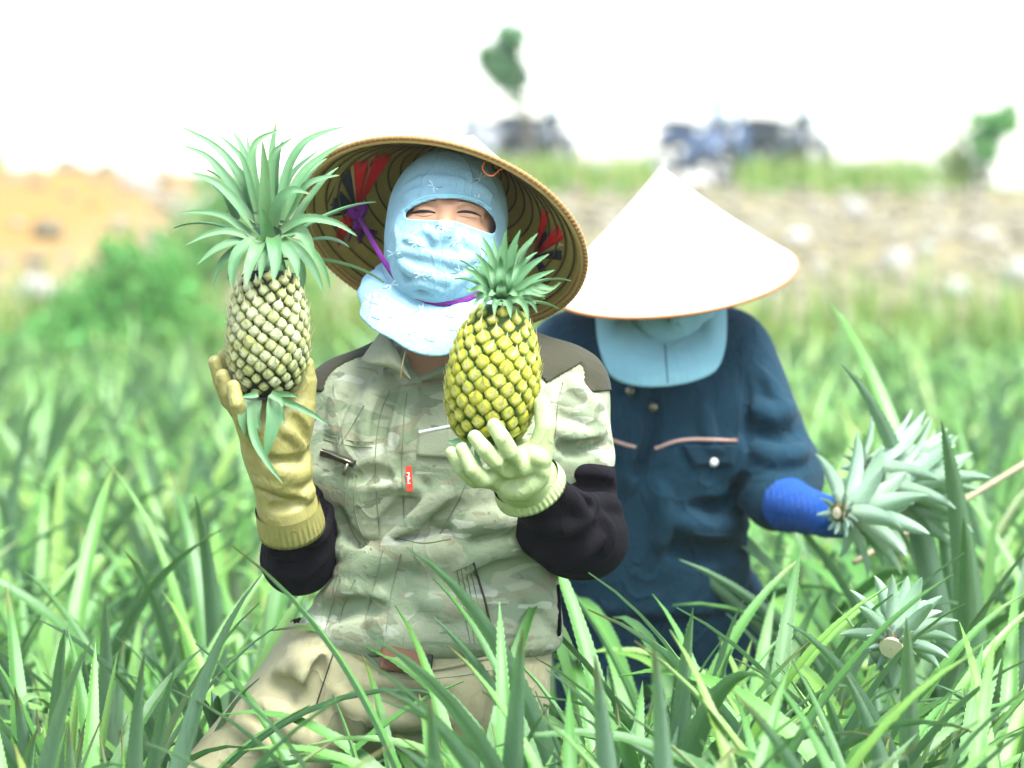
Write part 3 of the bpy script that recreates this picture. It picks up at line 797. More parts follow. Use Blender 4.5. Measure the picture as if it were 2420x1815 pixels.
# ---------------------------------------------------------------- pineapple plants
VAR = {}
def leafvar(cls, i, teeth):
    key = (cls, i, teeth)
    if key in VAR: return VAR[key]
    r = np.random.default_rng(100 + i * 7 + {'in': 0, 'mid': 1, 'out': 2, 'low': 3}[cls] * 1000)
    if cls == 'in': a = dict(L=r.uniform(.42, .62), W=r.uniform(.028, .037), e0=r.uniform(80, 88), e1=r.uniform(62, 82), pw=1.5, twist=r.uniform(-.5, .5))
    elif cls == 'mid': a = dict(L=r.uniform(.70, .92), W=r.uniform(.032, .046), e0=r.uniform(70, 82), e1=r.uniform(-25, 55), pw=r.uniform(1.6, 3.0), twist=r.uniform(-.9, .9))
    elif cls == 'out': a = dict(L=r.uniform(.68, .90), W=r.uniform(.032, .046), e0=r.uniform(58, 70), e1=r.uniform(-35, 25), pw=r.uniform(1.6, 2.8), twist=r.uniform(-1.0, 1.0))
    else: a = dict(L=r.uniform(.5, .75), W=r.uniform(.030, .042), e0=r.uniform(32, 55), e1=r.uniform(-55, 0), pw=r.uniform(1.3, 2.4), twist=r.uniform(-.8, .8))
    kink = .62 if (i == 3 and cls in ('mid', 'out')) else None
    g = arch_leaf(bend=r.uniform(-.13, .13), n=20 if teeth else 12, fold=r.uniform(.25, .55), across=5 if teeth else 3, teeth=70 if teeth else 0, kink=kink, **a)
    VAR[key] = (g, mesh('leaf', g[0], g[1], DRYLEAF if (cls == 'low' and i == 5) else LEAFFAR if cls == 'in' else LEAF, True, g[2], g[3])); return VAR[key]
def rosette(seed, nl=34):
    """(class, variant, azimuth, tilt, scale, base height) for each leaf"""
    r = np.random.default_rng(seed); o = []; az = r.uniform(0, 6.28)
    for k in range(nl):
        az += 2.39996 + r.normal(0, .15); t = k / nl
        cls = 'low' if t < .18 else 'out' if t < .5 else 'mid' if t < .78 else 'in'
        o.append((cls, int(r.integers(0, 6)), az, r.normal(0, .07), r.uniform(.86, 1.12), .03 + .13 * t))
    return o
def leaf_matrix(az, tilt, s, z, base=(0, 0, 0)):
    return Matrix.Translation((base[0], base[1], base[2] + z)) @ Matrix.Rotation(az, 4, 'Z') @ Matrix.Rotation(tilt, 4, 'Y') @ Matrix.Translation((.012, 0, 0)) @ Matrix.Scale(s, 4)
def stem_mesh():
    if 'stem' not in VAR: VAR['stem'] = mesh('stem', *lathe_geo([(.001, 0), (.035, 0), (.04, .06), (.03, .16), (.01, .24), (.001, .25)], 10), MAT['dry_scale'])
    return VAR['stem']
def plant_full(x, y, s, seed, label, group, nl=50, keep=None):
    t = empty('pineapple_plant', (x, y, 0), label, 'plant', group)
    t.scale = (s, s, s)
    link('stem', stem_mesh(), t)
    for (cls, i, az, tilt, sc, z) in rosette(seed, nl):
        if keep is not None and not keep(x, y, s, az, cls): continue
        link('leaf', leafvar(cls, i, True)[1], t, mat4=leaf_matrix(az, tilt, sc, z))
    return t
def plant_geo(seed, nl):
    gv = []; gf = []; gm = []; at = {'lt': [], 'lu': [], 'lr': []}; o = 0
    r = np.random.default_rng(seed)
    for (cls, i, az, tilt, sc, z) in rosette(seed, nl):
        V, F, mi, a = leafvar(cls, i, False)[0]
        M = np.array(leaf_matrix(az, tilt, sc, z)); gv.append(V @ M[:3, :3].T + M[:3, 3])
        gf += [tuple(k + o for k in f) for f in F]; gm += mi; o += len(V)
        at['lt'].append(a['lt']); at['lu'].append(a['lu']); at['lr'].append(np.full(len(V), r.random()))
    return np.vstack(gv), gf, gm, {k: np.concatenate(v) for k, v in at.items()}
PG = [plant_geo(900 + i, 30) for i in range(6)]
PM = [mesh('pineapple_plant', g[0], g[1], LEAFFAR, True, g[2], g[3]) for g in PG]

W1 = P(1030, 1500, 5.5); W2 = P(1560, 1300, 6.65)          # where the two people stand
ORD = ['first', 'second', 'third', 'fourth', 'fifth', 'sixth', 'seventh', 'eighth', 'ninth', 'tenth', 'eleventh', 'twelfth']
# the big in-focus plants, set by hand: x px at the depth, depth, scale, seed, label
HAND = [
    (110, 5.45, 1.07, 11, 'sharp dark green pineapple plant at the left edge, level with the front person'),
    (330, 5.62, 1.00, 12, 'sharp pineapple plant with broad grey green leaves left of the black elbow'),
    (520, 5.95, 0.98, 13, 'pineapple plant behind the mustard glove and black elbow'),
    (250, 6.15, 1.05, 14, 'pineapple plant with a bright lime heart behind the left edge plants'),
    (60, 6.5, 1.08, 15, 'tall pineapple plant far left behind the lime hearted one'),
    (430, 5.22, 0.72, 16, 'low pineapple plant beside the khaki thigh'),
    (1395, 5.33, 1.0, 17, 'upright young pineapple plant with reddish leaves below the black left sleeve'),
    (1560, 5.42, 1.06, 18, 'pineapple plant in front of the navy jacket'),
    (1740, 5.55, 1.0, 19, 'pineapple plant between the navy jacket and the cut crown'),
    (1900, 5.85, 1.0, 120, 'pineapple plant under the blue sleeve'),
    (2330, 5.45, 1.02, 21, 'tall broad leaved pineapple plant at the right edge in focus'),
    (2080, 5.35, 0.96, 22, 'pineapple plant carrying the cut crown'),
    (2330, 6.6, 1.34, 123, 'tallest pineapple plant, its long leaves rising at the right behind the bunch'),
    (2060, 6.95, 1.02, 24, 'pineapple plant just behind the bunch of crowns'),
    (1200, 4.98, 1.0, 25, 'pineapple plant in front of the khaki pocket'),
    (900, 4.86, 0.8, 26, 'pineapple plant in front of the khaki lap'),
    (650, 4.72, 0.62, 27, 'low blurred pineapple plant in front of the khaki thigh'),
    (1480, 4.85, 1.04, 28, 'pineapple plant in front, right of the khaki trousers'),
    (1800, 4.8, 0.97, 29, 'pineapple plant in front, below the cut crown to its left'),
    (2140, 4.75, 0.99, 30, 'pineapple plant in front, below the cut crown'),
    (2420, 4.85, 1.04, 31, 'pineapple plant in front at the right picture edge'),
    (380, 4.55, 0.72, 32, 'blurred pineapple plant in front at lower left'),
    (80, 4.75, 0.99, 33, 'pineapple plant with pale drooping leaves in the lower left corner'),
    (1060, 4.45, 0.90, 34, 'blurred pineapple plant at the bottom below the trousers'),
    (1330, 4.3, 0.95, 35, 'blurred pineapple plant at the bottom, right of the trousers'),
    (1650, 4.25, 0.97, 36, 'blurred pineapple plant at the bottom under the navy jacket'),
    (1960, 4.2, 0.97, 37, 'blurred pineapple plant at the bottom under the bunch of crowns'),
    (2300, 4.25, 0.99, 38, 'blurred pineapple plant in the lower right corner'),
    (760, 4.3, 0.64, 39, 'blurred pineapple plant at the bottom below the khaki thigh'),
    (200, 4.15, 0.92, 40, 'very blurred pineapple plant at the bottom left'),
    (520, 4.05, 0.66, 41, 'very blurred pineapple plant at the bottom below the thigh'),
    (1000, 3.85, 0.92, 42, 'very blurred pineapple plant at the bottom centre'),
    (1500, 3.8, 0.97, 43, 'very blurred pineapple plant at the bottom right of centre'),
    (2100, 3.8, 0.99, 44, 'very blurred pineapple plant at the bottom towards the right corner'),
    (1240, 3.45, 0.94, 45, 'nearest pineapple plant, a soft blur at the bottom edge centre'),
    (1800, 3.45, 0.95, 46, 'nearest pineapple plant, a soft blur at the bottom edge right'),
    (1010, 5.06, 1.0, 48, 'pineapple plant with upright leaves right in front of the wallet pocket'),
    (800, 5.0, 0.78, 49, 'pineapple plant in front of the inner khaki thigh'),
    (1310, 5.1, 1.04, 50, 'pineapple plant in front of the right hip of the khaki trousers'),
    (1650, 5.1, 1.02, 51, 'pineapple plant in front of the navy jacket hem'),
    (1980, 5.15, 1.02, 52, 'pineapple plant just below the bunch of crowns, in focus'),
    (2230, 5.1, 1.04, 53, 'pineapple plant right of the cut crown, in focus'),
    (190, 5.05, .98, 54, 'sharp pineapple plant with long crossing leaves at lower left'),
    (0, 5.15, 1.05, 55, 'sharp tall pineapple plant cut by the left picture edge'),
    (560, 4.95, 0.64, 56, 'pineapple plant at the knee end of the khaki thigh'),
    (640, 5.95, .95, 57, 'pineapple plant directly behind the black right elbow'),
    (1170, 4.70, .90, 58, 'soft pineapple plant at the bottom in front of the trousers'),
    (1420, 4.55, .95, 59, 'soft pineapple plant at the bottom, between trousers and navy jacket'),
    (1900, 4.50, .95, 60, 'soft pineapple plant at the bottom right below the cut crown'),
    (1080, 4.62, 0.93, 61, 'soft pineapple plant with tall leaves in front of the trouser fly'),
    (900, 4.48, 0.8, 62, 'soft pineapple plant at the bottom in front of the inner thigh'),
    (1230, 4.78, .93, 163, 'pineapple plant with tall leaves crossing the right trouser leg'),
    (1500, 5.22, 1.06, 64, 'sharp pineapple plant in front of the gap between the two people'),
    (1780, 5.28, 0.98, 65, 'sharp pineapple plant below the navy sleeve'),
    (2180, 5.25, 1.0, 66, 'sharp pineapple plant right beside the lying cut crown'),
    (740, 4.55, 0.66, 67, 'soft pineapple plant at the bottom in front of the khaki knee'),
    (300, 5.18, 1.0, 68, 'sharp pineapple plant with wide drooping leaves at lower left'),
    (1600, 4.55, 1.0, 69, 'soft pineapple plant at the bottom below the navy jacket'),
    (2250, 4.55, 1.0, 70, 'soft pineapple plant at the bottom right, below the lying crown'),
    (1450, 5.80, 1.0, 71, 'pineapple plant hiding the waist of the person in navy, at the left'),
    (1600, 5.92, 1.02, 72, 'pineapple plant hiding the middle of the navy jacket hem'),
    (1730, 6.02, 1.0, 73, 'pineapple plant at the right side of the navy jacket hem'),
    (1850, 5.50, .98, 74, 'pineapple plant between the navy jacket and the blue sleeve, in front'),
    (500, 3.55, 0.86, 47, 'nearest pineapple plant, a soft blur at the bottom edge left'),
]
placed = []
for (px, Y, s, seed, lab) in HAND:
    x = P(px, 1400, Y)[0]; placed.append((x, Y))
    plant_full(x, Y, s, seed, lab, 'pineapple plants around the people')
def free(x, y, r):
    for a, b in placed:
        if (a - x) ** 2 + (b - y) ** 2 < r * r: return False
    for (c, rx, ry) in ((W1, .42, .36), (W2, .36, .30)):
        if ((x - c[0]) / rx) ** 2 + ((y - c[1]) / ry) ** 2 < 1: return False
    return True
# the rest of the field in rows, near ones leaf by leaf, far ones whole
zones = {}
cnt = 0; side_geo = []
y = 5.6; row = 0
while y < 24.2:
    y += .40 + .008 * y; row += 1
    half = y * .1334; ext = half + .25 + .015 * y
    step = .40 + .006 * y
    xs_ = np.arange(-ext - 2.2, ext + 2.2, step) + RNG.uniform(0, step)
    for x in xs_:
        xx = x + RNG.normal(0, .06); yy = y + RNG.normal(0, .08)
        if not free(xx, yy, .30): continue
        s = RNG.uniform(.86, 1.06); sd_ = int(RNG.integers(0, 1 << 20))
        if abs(xx) < ext and cnt + len(HAND) < 298:
            placed.append((xx, yy)); cnt += 1
            px = PX(A(xx, yy, .8))[0]
            third = 'on the left' if px < 800 else 'just behind the people' if px < 1800 else 'on the right'
            if yy < 8.2:
                zones.setdefault(('near', third), []).append((px, plant_full(xx, yy, s, sd_, None, 'pineapple plants just behind the people', 36)))
            else:
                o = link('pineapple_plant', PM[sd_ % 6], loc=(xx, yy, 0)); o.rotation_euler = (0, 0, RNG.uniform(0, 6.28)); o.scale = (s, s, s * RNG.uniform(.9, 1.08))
                cl = 'below the round bush' if px < 380 else 'below the tall bush' if px < 700 else 'behind the camouflaged person' if px < 1250 else 'behind the person in navy' if px < 1760 else 'right of the rear hat' if px < 2080 else 'near the right edge'
                d = 'nearer' if yy < 10.2 else 'middle' if yy < 13 else 'distant' if yy < 17.5 else 'farthest'
                tag(o, f'blurred green pineapple plant in the {d} rows {cl}', 'plant', f'blurred pineapple plants in the {d} rows {cl}')
        else: side_geo.append((xx, yy, s, sd_))
for (k, third), L in zones.items():
    L.sort(key=lambda a: a[0])
    for i, (px, o) in enumerate(L):
        o['label'] = f'{ORD[i % 12]} pineapple plant from the left in the soft rows {third}'
gv = []; gf = []; gm = []; at = {'lt': [], 'lu': [], 'lr': []}; o = 0
LG = [plant_geo(950 + i, 18) for i in range(4)]
for (x, y_, s, sd_) in side_geo:
    V, F, mi, a = LG[sd_ % 4]; an = sd_ * .37; c_, s_ = math.cos(an), math.sin(an)
    gv.append((V @ np.array([[c_, s_, 0], [-s_, c_, 0], [0, 0, 1]])) * s + A(x, y_, 0))
    gf += [tuple(k + o for k in f) for f in F]; gm += mi; o += len(V)
    for k in at: at[k].append(a[k])
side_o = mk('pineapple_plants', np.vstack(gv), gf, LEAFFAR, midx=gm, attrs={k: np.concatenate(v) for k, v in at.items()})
tag(side_o, 'the field of pineapple plants going on to either side', 'plants', kind='stuff')
# ---------------------------------------------------------------- pineapples
def traced_leaf(pts, wpx, Y, hint, n=16, teeth=0, fold=.3, dY=None, prof='crown', rnd=None):
    """crown leaf through pixel points; dY gives each point's depth offset in metres"""
    m = len(pts); dY = [0] * m if dY is None else dY
    path = catmull([P(x, y, Y + d) for (x, y), d in zip(pts, dY)], n)
    T = np.gradient(path, axis=0); T /= np.linalg.norm(T, axis=1)[:, None]
    hint = np.asarray(hint, float)
    side = np.cross(T, hint); side /= np.linalg.norm(side, axis=1)[:, None] + 1e-9
    for i in range(1, n):
        if side[i] @ side[i - 1] < 0: side[i] = -side[i]
    nor = np.cross(side, T)
    if (nor @ hint).mean() < 0: nor = -nor; side = -side
    s = np.linspace(0, 1, n); wm = wpx * Y / FPX
    wd = wm * np.minimum(1, .8 + 1.0 * s) * np.clip(1 - s ** 2.4, 0, 1) ** .9 + .0006
    return leaf_geo(path, side, nor, wd, fold, .0011, 5, teeth, RNG.random() if rnd is None else rnd)

def eye_mesh(mat, seed):
    r = np.random.default_rng(seed); V = []; ed = []; F = []; k = 8
    for (rr, hh) in ((1.0, -.25), (.93, .12), (.70, .38), (.36, .50)):
        for j in range(k):
            a = 2 * PI * j / k + PI / 2
            q = (abs(math.cos(a)) ** 1.35 + abs(math.sin(a)) ** 1.35) ** (-1 / 1.35)
            V.append((rr * q * math.cos(a) * (1 + r.normal(0, .07)), rr * q * math.sin(a) * (1 + r.normal(0, .07)), hh + r.normal(0, .05) * (hh > 0))); ed.append(rr if hh > -.2 else 1.0)
    for i in range(3):
        for j in range(k): F.append((i * k + j, i * k + (j + 1) % k, (i + 1) * k + (j + 1) % k, (i + 1) * k + j))
    F.append(tuple(3 * k + j for j in range(k)))
    # the bract that comes up from below and ends in a spine
    o = len(V); x = r.uniform(-.22, .22); yl = r.uniform(.8, 1.35); zl = r.uniform(1.1, 1.7)
    V += [(-.62, -.22, .34), (-.30, -.62, .24), (.30, -.62, .24), (.62, -.22, .34), (.26 + x, .12, .72), (-.26 + x, .12, .72), (x * 1.6, yl, zl), (0, -.25, .70)]
    ed += [.22, .30, .30, .22, .06, .06, 0.0, .12]
    F += [(o, o + 1, o + 7), (o + 1, o + 2, o + 7), (o + 2, o + 3, o + 7), (o + 3, o + 4, o + 7), (o + 4, o + 5, o + 7), (o + 5, o, o + 7), (o + 4, o + 6, o + 5)]
    return mesh('fruitlet', np.array(V), F, mat, True, None, {'ed': np.array(ed)})
def pineapple(top, bot, Y, halfw, prof, mat, core, n_eye, label, spread=1.0):
    a = P(*top, Y); b = P(*bot, Y); ax = a - b; L = np.linalg.norm(ax); R = basis(ax, (1, 0, 0))
    t = empty('pineapple', b, label, 'pineapple', 'pineapples held up')
    hw = halfw * Y / FPX
    ts = np.linspace(0, 1, 26)
    def rad(s): return hw * np.interp(s, [p[0] for p in prof], [p[1] for p in prof])
    pr = [(.001, 0)] + [(max(rad(s) - .004, .002), s * L) for s in ts] + [(.001, L)]
    body = mk('fruit_body', *lathe_geo(pr, 40, R, b), MAT[core], t)
    ms = [eye_mesh(mat, i) for i in range(9)]
    # fruitlets in the golden-angle lattice, spaced by equal area
    sg = np.linspace(.015, .985, 600); w_ = np.interp(sg, [p[0] for p in prof], [p[1] for p in prof]); cum = np.cumsum(w_); cum /= cum[-1]
    area = 2 * PI * hw * L * w_.mean(); er = math.sqrt(area / n_eye) * .615 * spread
    for i in range(n_eye):
        s = np.interp((i + .5) / n_eye, cum, sg); an = i * 2.39996 + 1.0
        r = rad(s); dr = (rad(min(s + .02, 1)) - rad(max(s - .02, 0))) / (.04 * L)
        d = R @ A(math.cos(an), math.sin(an), 0); nn = unit(d - dr * unit(ax)); up = unit(unit(ax) - nn * (unit(ax) @ nn)); sx = np.cross(up, nn)
        sc = er * (.62 + .38 * min(1, (w_[int(s * 599)]))) * RNG.uniform(.90, 1.06)
        ti = RNG.normal(0, .13); up2 = up * math.cos(ti) + sx * math.sin(ti); sx2 = np.cross(up2, nn)
        M = mat4(np.stack([sx2, up2, nn], 1), b + unit(ax) * s * L + d * (r - .003) - OFF[t], (sc, sc * 1.02, .0066 * sc / er))
        link('fruitlet', ms[int(RNG.integers(0, 9))], body, mat4=M)
    return t, a, b, R, L, body

# --- the left one: pale, long crown
YL = 5.28
pL, aL, bL, RL, LL, _ = pineapple((637, 640), (630, 940), YL, 101,
    [(0, .30), (.04, .60), (.12, .80), (.28, .96), (.45, 1.0), (.65, .97), (.82, .86), (.93, .74), (1, .55)], MAT['eye_pale'], 'core_dark', 215,
    'long pale pineapple with a big spreading crown, held in the mustard glove')
CL = [  # pixel path from base to tip, width px, depth offset at tip, facing
    ([(615, 536), (594, 473), (550, 392), (501, 341), (425, 297)], 25, .03), ([(608, 525), (588, 500), (534, 422), (488, 370), (431, 343)], 28, .02),
    ([(602, 536), (561, 482), (510, 433), (447, 406)], 27, .0), ([(604, 563), (572, 539), (529, 511), (474, 501), (425, 503)], 19, .0),
    ([(600, 565), (542, 547), (488, 555), (439, 579)], 18, -.02), ([(596, 566), (556, 571), (510, 590), (466, 625)], 23, -.02),
    ([(590, 571), (542, 601), (518, 631), (504, 677)], 21, -.01), ([(598, 568), (564, 596), (550, 636), (549, 684)], 31, -.055),
    ([(615, 570), (604, 596), (588, 636), (583, 676)], 36, -.075), ([(628, 575), (623, 600), (614, 664)], 25, -.065),
    ([(645, 560), (648, 582), (651, 623), (646, 668)], 38, -.085), ([(662, 566), (680, 590), (697, 617), (705, 658)], 33, -.065),
    ([(668, 549), (705, 545), (727, 572), (743, 616)], 35, -.04), ([(668, 572), (705, 593), (740, 636), (764, 690)], 29, -.02),
    ([(672, 568), (727, 588), (762, 631), (781, 684)], 24, .02), ([(665, 547), (705, 522), (745, 517), (800, 530), (844, 558)], 24, -.05),
    ([(659, 530), (686, 500), (718, 444), (759, 422), (802, 414)], 24, .02), ([(648, 535), (656, 492), (672, 462), (699, 449), (732, 458)], 34, -.05),
    ([(659, 520), (680, 405), (713, 343), (759, 316), (821, 297)], 25, .03), ([(664, 520), (713, 416), (762, 370), (819, 332)], 27, .02),
    ([(637, 500), (640, 400), (648, 360), (664, 345), (693, 324)], 21, .0), ([(628, 545), (626, 480), (626, 406), (620, 332)], 32, -.03),
    ([(615, 530), (599, 433), (596, 359), (615, 327), (662, 306)], 27, .02), ([(606, 500), (577, 387), (550, 349), (517, 319)], 18, .0),
    ([(612, 510), (590, 420), (572, 351), (549, 309)], 28, .06), ([(640, 510), (642, 420), (643, 351), (654, 283)], 23, .06),
    ([(632, 568), (626, 530), (618, 492)], 38, -.05), ([(620, 510), (600, 420), (590, 370), (583, 320)], 22, .07),
    ([(560, 520), (534, 462), (508, 440), (480, 415)], 22, .05), ([(690, 530), (730, 470), (770, 420), (800, 395)], 20, .06),
    ([(650, 530), (676, 440), (700, 400), (756, 352)], 18, .05), ([(575, 592), (555, 622), (538, 662)], 22, .02), ([(690, 590), (712, 640), (716, 694)], 26, .0)]
for i, (pts, wd, dt) in enumerate(CL):
    m = len(pts); ss = np.linspace(0, 1, m)
    droop = pts[-1][1] > 600
    base = -.028 if dt < -.03 else (.02 if dt > .03 else -.005)
    dY = [base + (dt - base) * (s ** .7) for s in ss]
    x0 = pts[-1][0] - 640
    hint = unit((-.25 * np.sign(x0), -1.0, .45)) if not droop else unit((.0012 * x0, -.85, .5))
    if abs(x0) < 60 and pts[-1][1] < 400: hint = unit((.1, -1, .1))
    tl = traced_leaf(pts, wd, YL, hint, dY=dY, teeth=14, fold=.35)
    add_leaf('crown_leaf', tl, CROWN, pL)
def radial_leaves(t, base, axis, n, L, W, mats, seed, az0=0, az1=2 * PI, el=(15, 85), name='crown_leaf', droop=50, hub=.012, zlen=.05, xh=(1, 0, 0)):
    """leaves round a crown's axis, the lower ones spreading further"""
    r = np.random.default_rng(seed); R = basis(axis, xh)
    for i in range(n):
        f = (i + .5) / n; az = az0 + ((i * .618034) % 1.0) * (az1 - az0)
        e = el[0] + (el[1] - el[0]) * f + r.normal(0, 5)
        g = arch_leaf(L * r.uniform(.8, 1.1) * (.75 + .35 * math.sin(PI * min(1, f + .2))), W * r.uniform(.85, 1.1), e + 14, e - droop * r.uniform(.3, 1.0) * (1 - .6 * f), 1.5, r.uniform(-.1, .1), r.uniform(-.4, .4), 12, .4, 5, 10, rnd=r.random())
        V, F, mi, at = g
        c, s = math.cos(az), math.sin(az); V = V + A(hub, 0, 0)
        V = V @ np.array([[c, s, 0], [-s, c, 0], [0, 0, 1]]) + A(0, 0, zlen * f)
        mk(name, V @ R.T + base, F, mats, t, True, mi, at)
cb = P(640, 615, YL)
radial_leaves(pL, cb + A(0, .004, 0), aL - bL, 16, .15, .016, CROWN, 5, .35, PI - .35, (-10, 80), zlen=.06)
mk('crown_core', *tube_geo(catmull([P(640, 652, YL), P(640, 600, YL + .008), P(634, 545, YL + .01)], 8), np.linspace(.024, .008, 8), 12), MAT['crown_top'], pL, attrs={'lt': np.full(96, .3), 'lu': np.zeros(96), 'lr': np.full(96, .4)})
# slips hanging under the fruit
for pts, wd, dts in [([(650, 936), (648, 990), (636, 1040), (628, 1085)], 40, (-.045, -.055, -.06, -.06)), ([(592, 945), (600, 1030), (630, 1090), (668, 1142)], 22, (-.05, -.06, -.07, -.075)),
                     ([(585, 945), (572, 985), (580, 1030)], 24, (-.04, -.05, -.05)), ([(660, 945), (700, 960), (740, 980), (775, 1004)], 17, (-.04, -.05, -.055, -.06)),
                     ([(610, 945), (605, 980), (615, 1020)], 22, (-.03, -.04, -.045)), ([(655, 945), (663, 975), (672, 1002)], 20, (-.04, -.05, -.055)),
                     ([(640, 930), (662, 946), (668, 962)], 18, (-.05, -.06, -.065)), ([(610, 932), (585, 936), (570, 938)], 14, (-.05, -.06, -.065)), ([(650, 930), (690, 934), (706, 940)], 14, (-.045, -.06, -.06))]:
    add_leaf('slip_leaf', traced_leaf(pts, wd, YL, unit((0, -1, .15)), dY=dts, teeth=8), CROWN, pL)

# --- the right one: golden, short crown
YR = 5.22
pR, aR, bR, RR, LR, _ = pineapple((1184, 722), (1148, 1052), YR, 113,
    [(0, .35), (.05, .66), (.14, .84), (.3, .97), (.45, 1.0), (.62, .96), (.78, .84), (.90, .66), (1, .42)], MAT['eye_gold'], 'core_green', 180,
    'plump golden yellow pineapple with a short crown, held in the pale green glove', 1.0)
CR = [((1139, 557), 26, .02, 0), ((1165, 560), 24, .04, 0), ((1196, 543), 27, .0, 0), ((1230, 543), 27, .0, 0), ((1271, 551), 27, .02, 0), ((1250, 575), 24, .05, 0),
      ((1122, 597), 26, -.02, 0), ((1093, 631), 24, -.02, 0), ((1098, 678), 22, -.03, 1), ((1115, 700), 20, -.03, 1), ((1298, 600), 24, .0, 0), ((1311, 638), 22, -.01, 0),
      ((1325, 667), 21, -.01, 1), ((1304, 687), 20, -.02, 1), ((1290, 700), 20, -.04, 1), ((1267, 718), 20, -.04, 1), ((1183, 604), 30, -.05, 0), ((1186, 660), 34, -.055, 0),
      ((1215, 625), 30, -.05, 0), ((1119, 724), 18, -.04, 1), ((1140, 735), 18, -.05, 1), ((1168, 744), 24, -.065, 1), ((1207, 752), 24, -.065, 1), ((1250, 758), 22, -.05, 1),
      ((1270, 740), 18, -.01, 1), ((1150, 620), 26, -.04, 0), ((1245, 610), 26, -.03, 0), ((1155, 700), 24, -.07, 1), ((1225, 700), 24, -.07, 1)]
c0 = np.array((1184, 722.0))
for (tip, wd, dt, dr) in CR:
    tp = np.array(tip, float); v = tp - c0
    up = min(1.0, max(0.15, (735 - tp[1]) / 150))
    if dr: mid = c0 + v * A(.55, 0) + A(0, min(v[1] * .4 - 22, -14)); q2 = c0 + v * A(.85, .45) + A(0, -14)
    else: mid = c0 + v * A(.30, .45); q2 = c0 + v * A(.64, .78)
    st = c0 + A(np.sign(v[0]) * min(16, abs(v[0]) * .2), -8 - 16 * up)
    hint = unit((.0016 * -v[0], -1, .35 + (.3 if dr else 0)))
    bY = -.02 if dt < -.02 else 0
    add_leaf('crown_leaf', traced_leaf([st, mid, q2, tp], wd, YR, hint, n=14, dY=[bY, bY + dt * .5, dt * .85, dt], teeth=12, fold=.4), CROWN, pR)
cbR = P(1184, 722, YR)
radial_leaves(pR, cbR + A(0, .004, 0), aR - bR, 16, .085, .015, CROWN, 6, .3, PI - .3, (-5, 80), zlen=.03)
mk('crown_core', *tube_geo(catmull([P(1183, 748, YR + .006), P(1184, 715, YR + .012), P(1187, 690, YR + .014)], 8), np.linspace(.020, .007, 8), 12), MAT['crown_top'], pR, attrs={'lt': np.full(96, .3), 'lu': np.zeros(96), 'lr': np.full(96, .4)})
for pts, wd in [([(1090, 1040), (1070, 1046), (1056, 1040)], 16), ([(1110, 1046), (1100, 1075), (1112, 1100)], 16), ([(1180, 1046), (1165, 1080), (1150, 1110)], 16), ([(1130, 1046), (1128, 1080), (1140, 1105)], 14)]:
    add_leaf('slip_leaf', traced_leaf(pts, wd, YR, unit((0, -1, .3)), dY=[-.03] * 3, teeth=4), CROWN, pR)
# ---------------------------------------------------------------- the front person
per = empty('person', (W1[0], 5.5, 0), 'person in camouflage jacket and pale blue hood raising two pineapples', 'person')
# ---- head
HO = P(1052, 549, 5.505)                       # midpoint between the eyes, at the depth of the ears
roll = math.radians(8)
hx = A(math.cos(roll), 0, -math.sin(roll)); PIT = math.radians(18); hf = A(0, -math.cos(PIT), math.sin(PIT)); hz = unit(np.cross(hf, hx))
if hz[2] < 0: hz = -hz
hf = unit(np.cross(hz, hx)); hf = hf if hf[1] < 0 else -hf
HR = np.stack([hx, hf, hz], 1)
def loc(p): return (p - HO) @ HR
def head(p):
    q = loc(p)
    d = smin(ell(q, (0, -.012, .026), (.076, .094, .090)), ell(q, (0, .022, -.045), (.063, .070, .080)), .03)
    for s in (-1, 1):
        d = smin(d, ell(q, (s * .040, .060, -.026), (.026, .024, .022)), .02)           # cheeks, raised in a smile
        d = smax(d, -ell(q, (s * .032, .101, .004), (.021, .016, .0095)), .014)            # sockets
        d = smin(d, cap(q, (s * .016, .083, .019), (s * .048, .066, .020), .007, .006), .012)
        d = smin(d, ell(q, (s * .031, .074, .0035), (.0165, .0125, .0095)), .006)          # lids
        d = smin(d, cap(q, (s * .020, .0825, -.0065), (s * .044, .072, -.006), .0035), .007)   # pouch under the eye
    d = smin(d, chain(q, [A(0, .080, .008), A(0, .092, -.015), A(0, .103, -.034)], [.007, .009, .013]), .014)
    return d
def body(p):
    d = smin(head(p), cap(p, P(1055, 600, 5.53), P(1050, 880, 5.53), .050, .058), .03)
    d = smin(d, ell(p, P(1045, 960, 5.51), (.135, .075, .10)), .05)
    return d
lo = P(840, 1060, 5.38); hi = P(1260, 290, 5.64)
bV, bF = sdf_geo(body, np.minimum(lo, hi), np.maximum(lo, hi), .0028)
bod = mk('body', bV, bF, MAT['skin'], per)
bvh_b = bvh_of(bV, bF)
for pts, wd in [([(972, 505), (988, 500), (1003, 499), (1017, 500), (1029, 504)], 8.0), ([(1080, 502), (1093, 500), (1106, 501), (1120, 504), (1135, 511)], 8.0)]:
    g = strip_on(bvh_b, pts, wd, .0008, 14, taper=True);  mk('eye', *g, MAT['lash'], bod)
for pts, wd in [([(982, 508), (1003, 511), (1024, 508)], 2.2), ([(1084, 510), (1106, 513), (1128, 516)], 2.2), ([(976, 489), (1000, 482), (1026, 488)], 2.0), ([(1080, 489), (1105, 485), (1132, 497)], 2.0)]:
    g = strip_on(bvh_b, pts, wd, .0003, 12, taper=True)
    if g: mk('eyelid_crease_shade', *g, MAT['lid_shade'], bod)  # shade of the lid creases painted as thin strips of darker skin colour
for pts, wd in [([(985, 478), (1005, 472), (1030, 474)], 6), ([(1080, 476), (1108, 476), (1135, 488)], 6)]:
    g = strip_on(bvh_b, pts, wd, .0006, 12, taper=True)
    if g: mk('eyebrow', *g, MAT['brow'], bod)
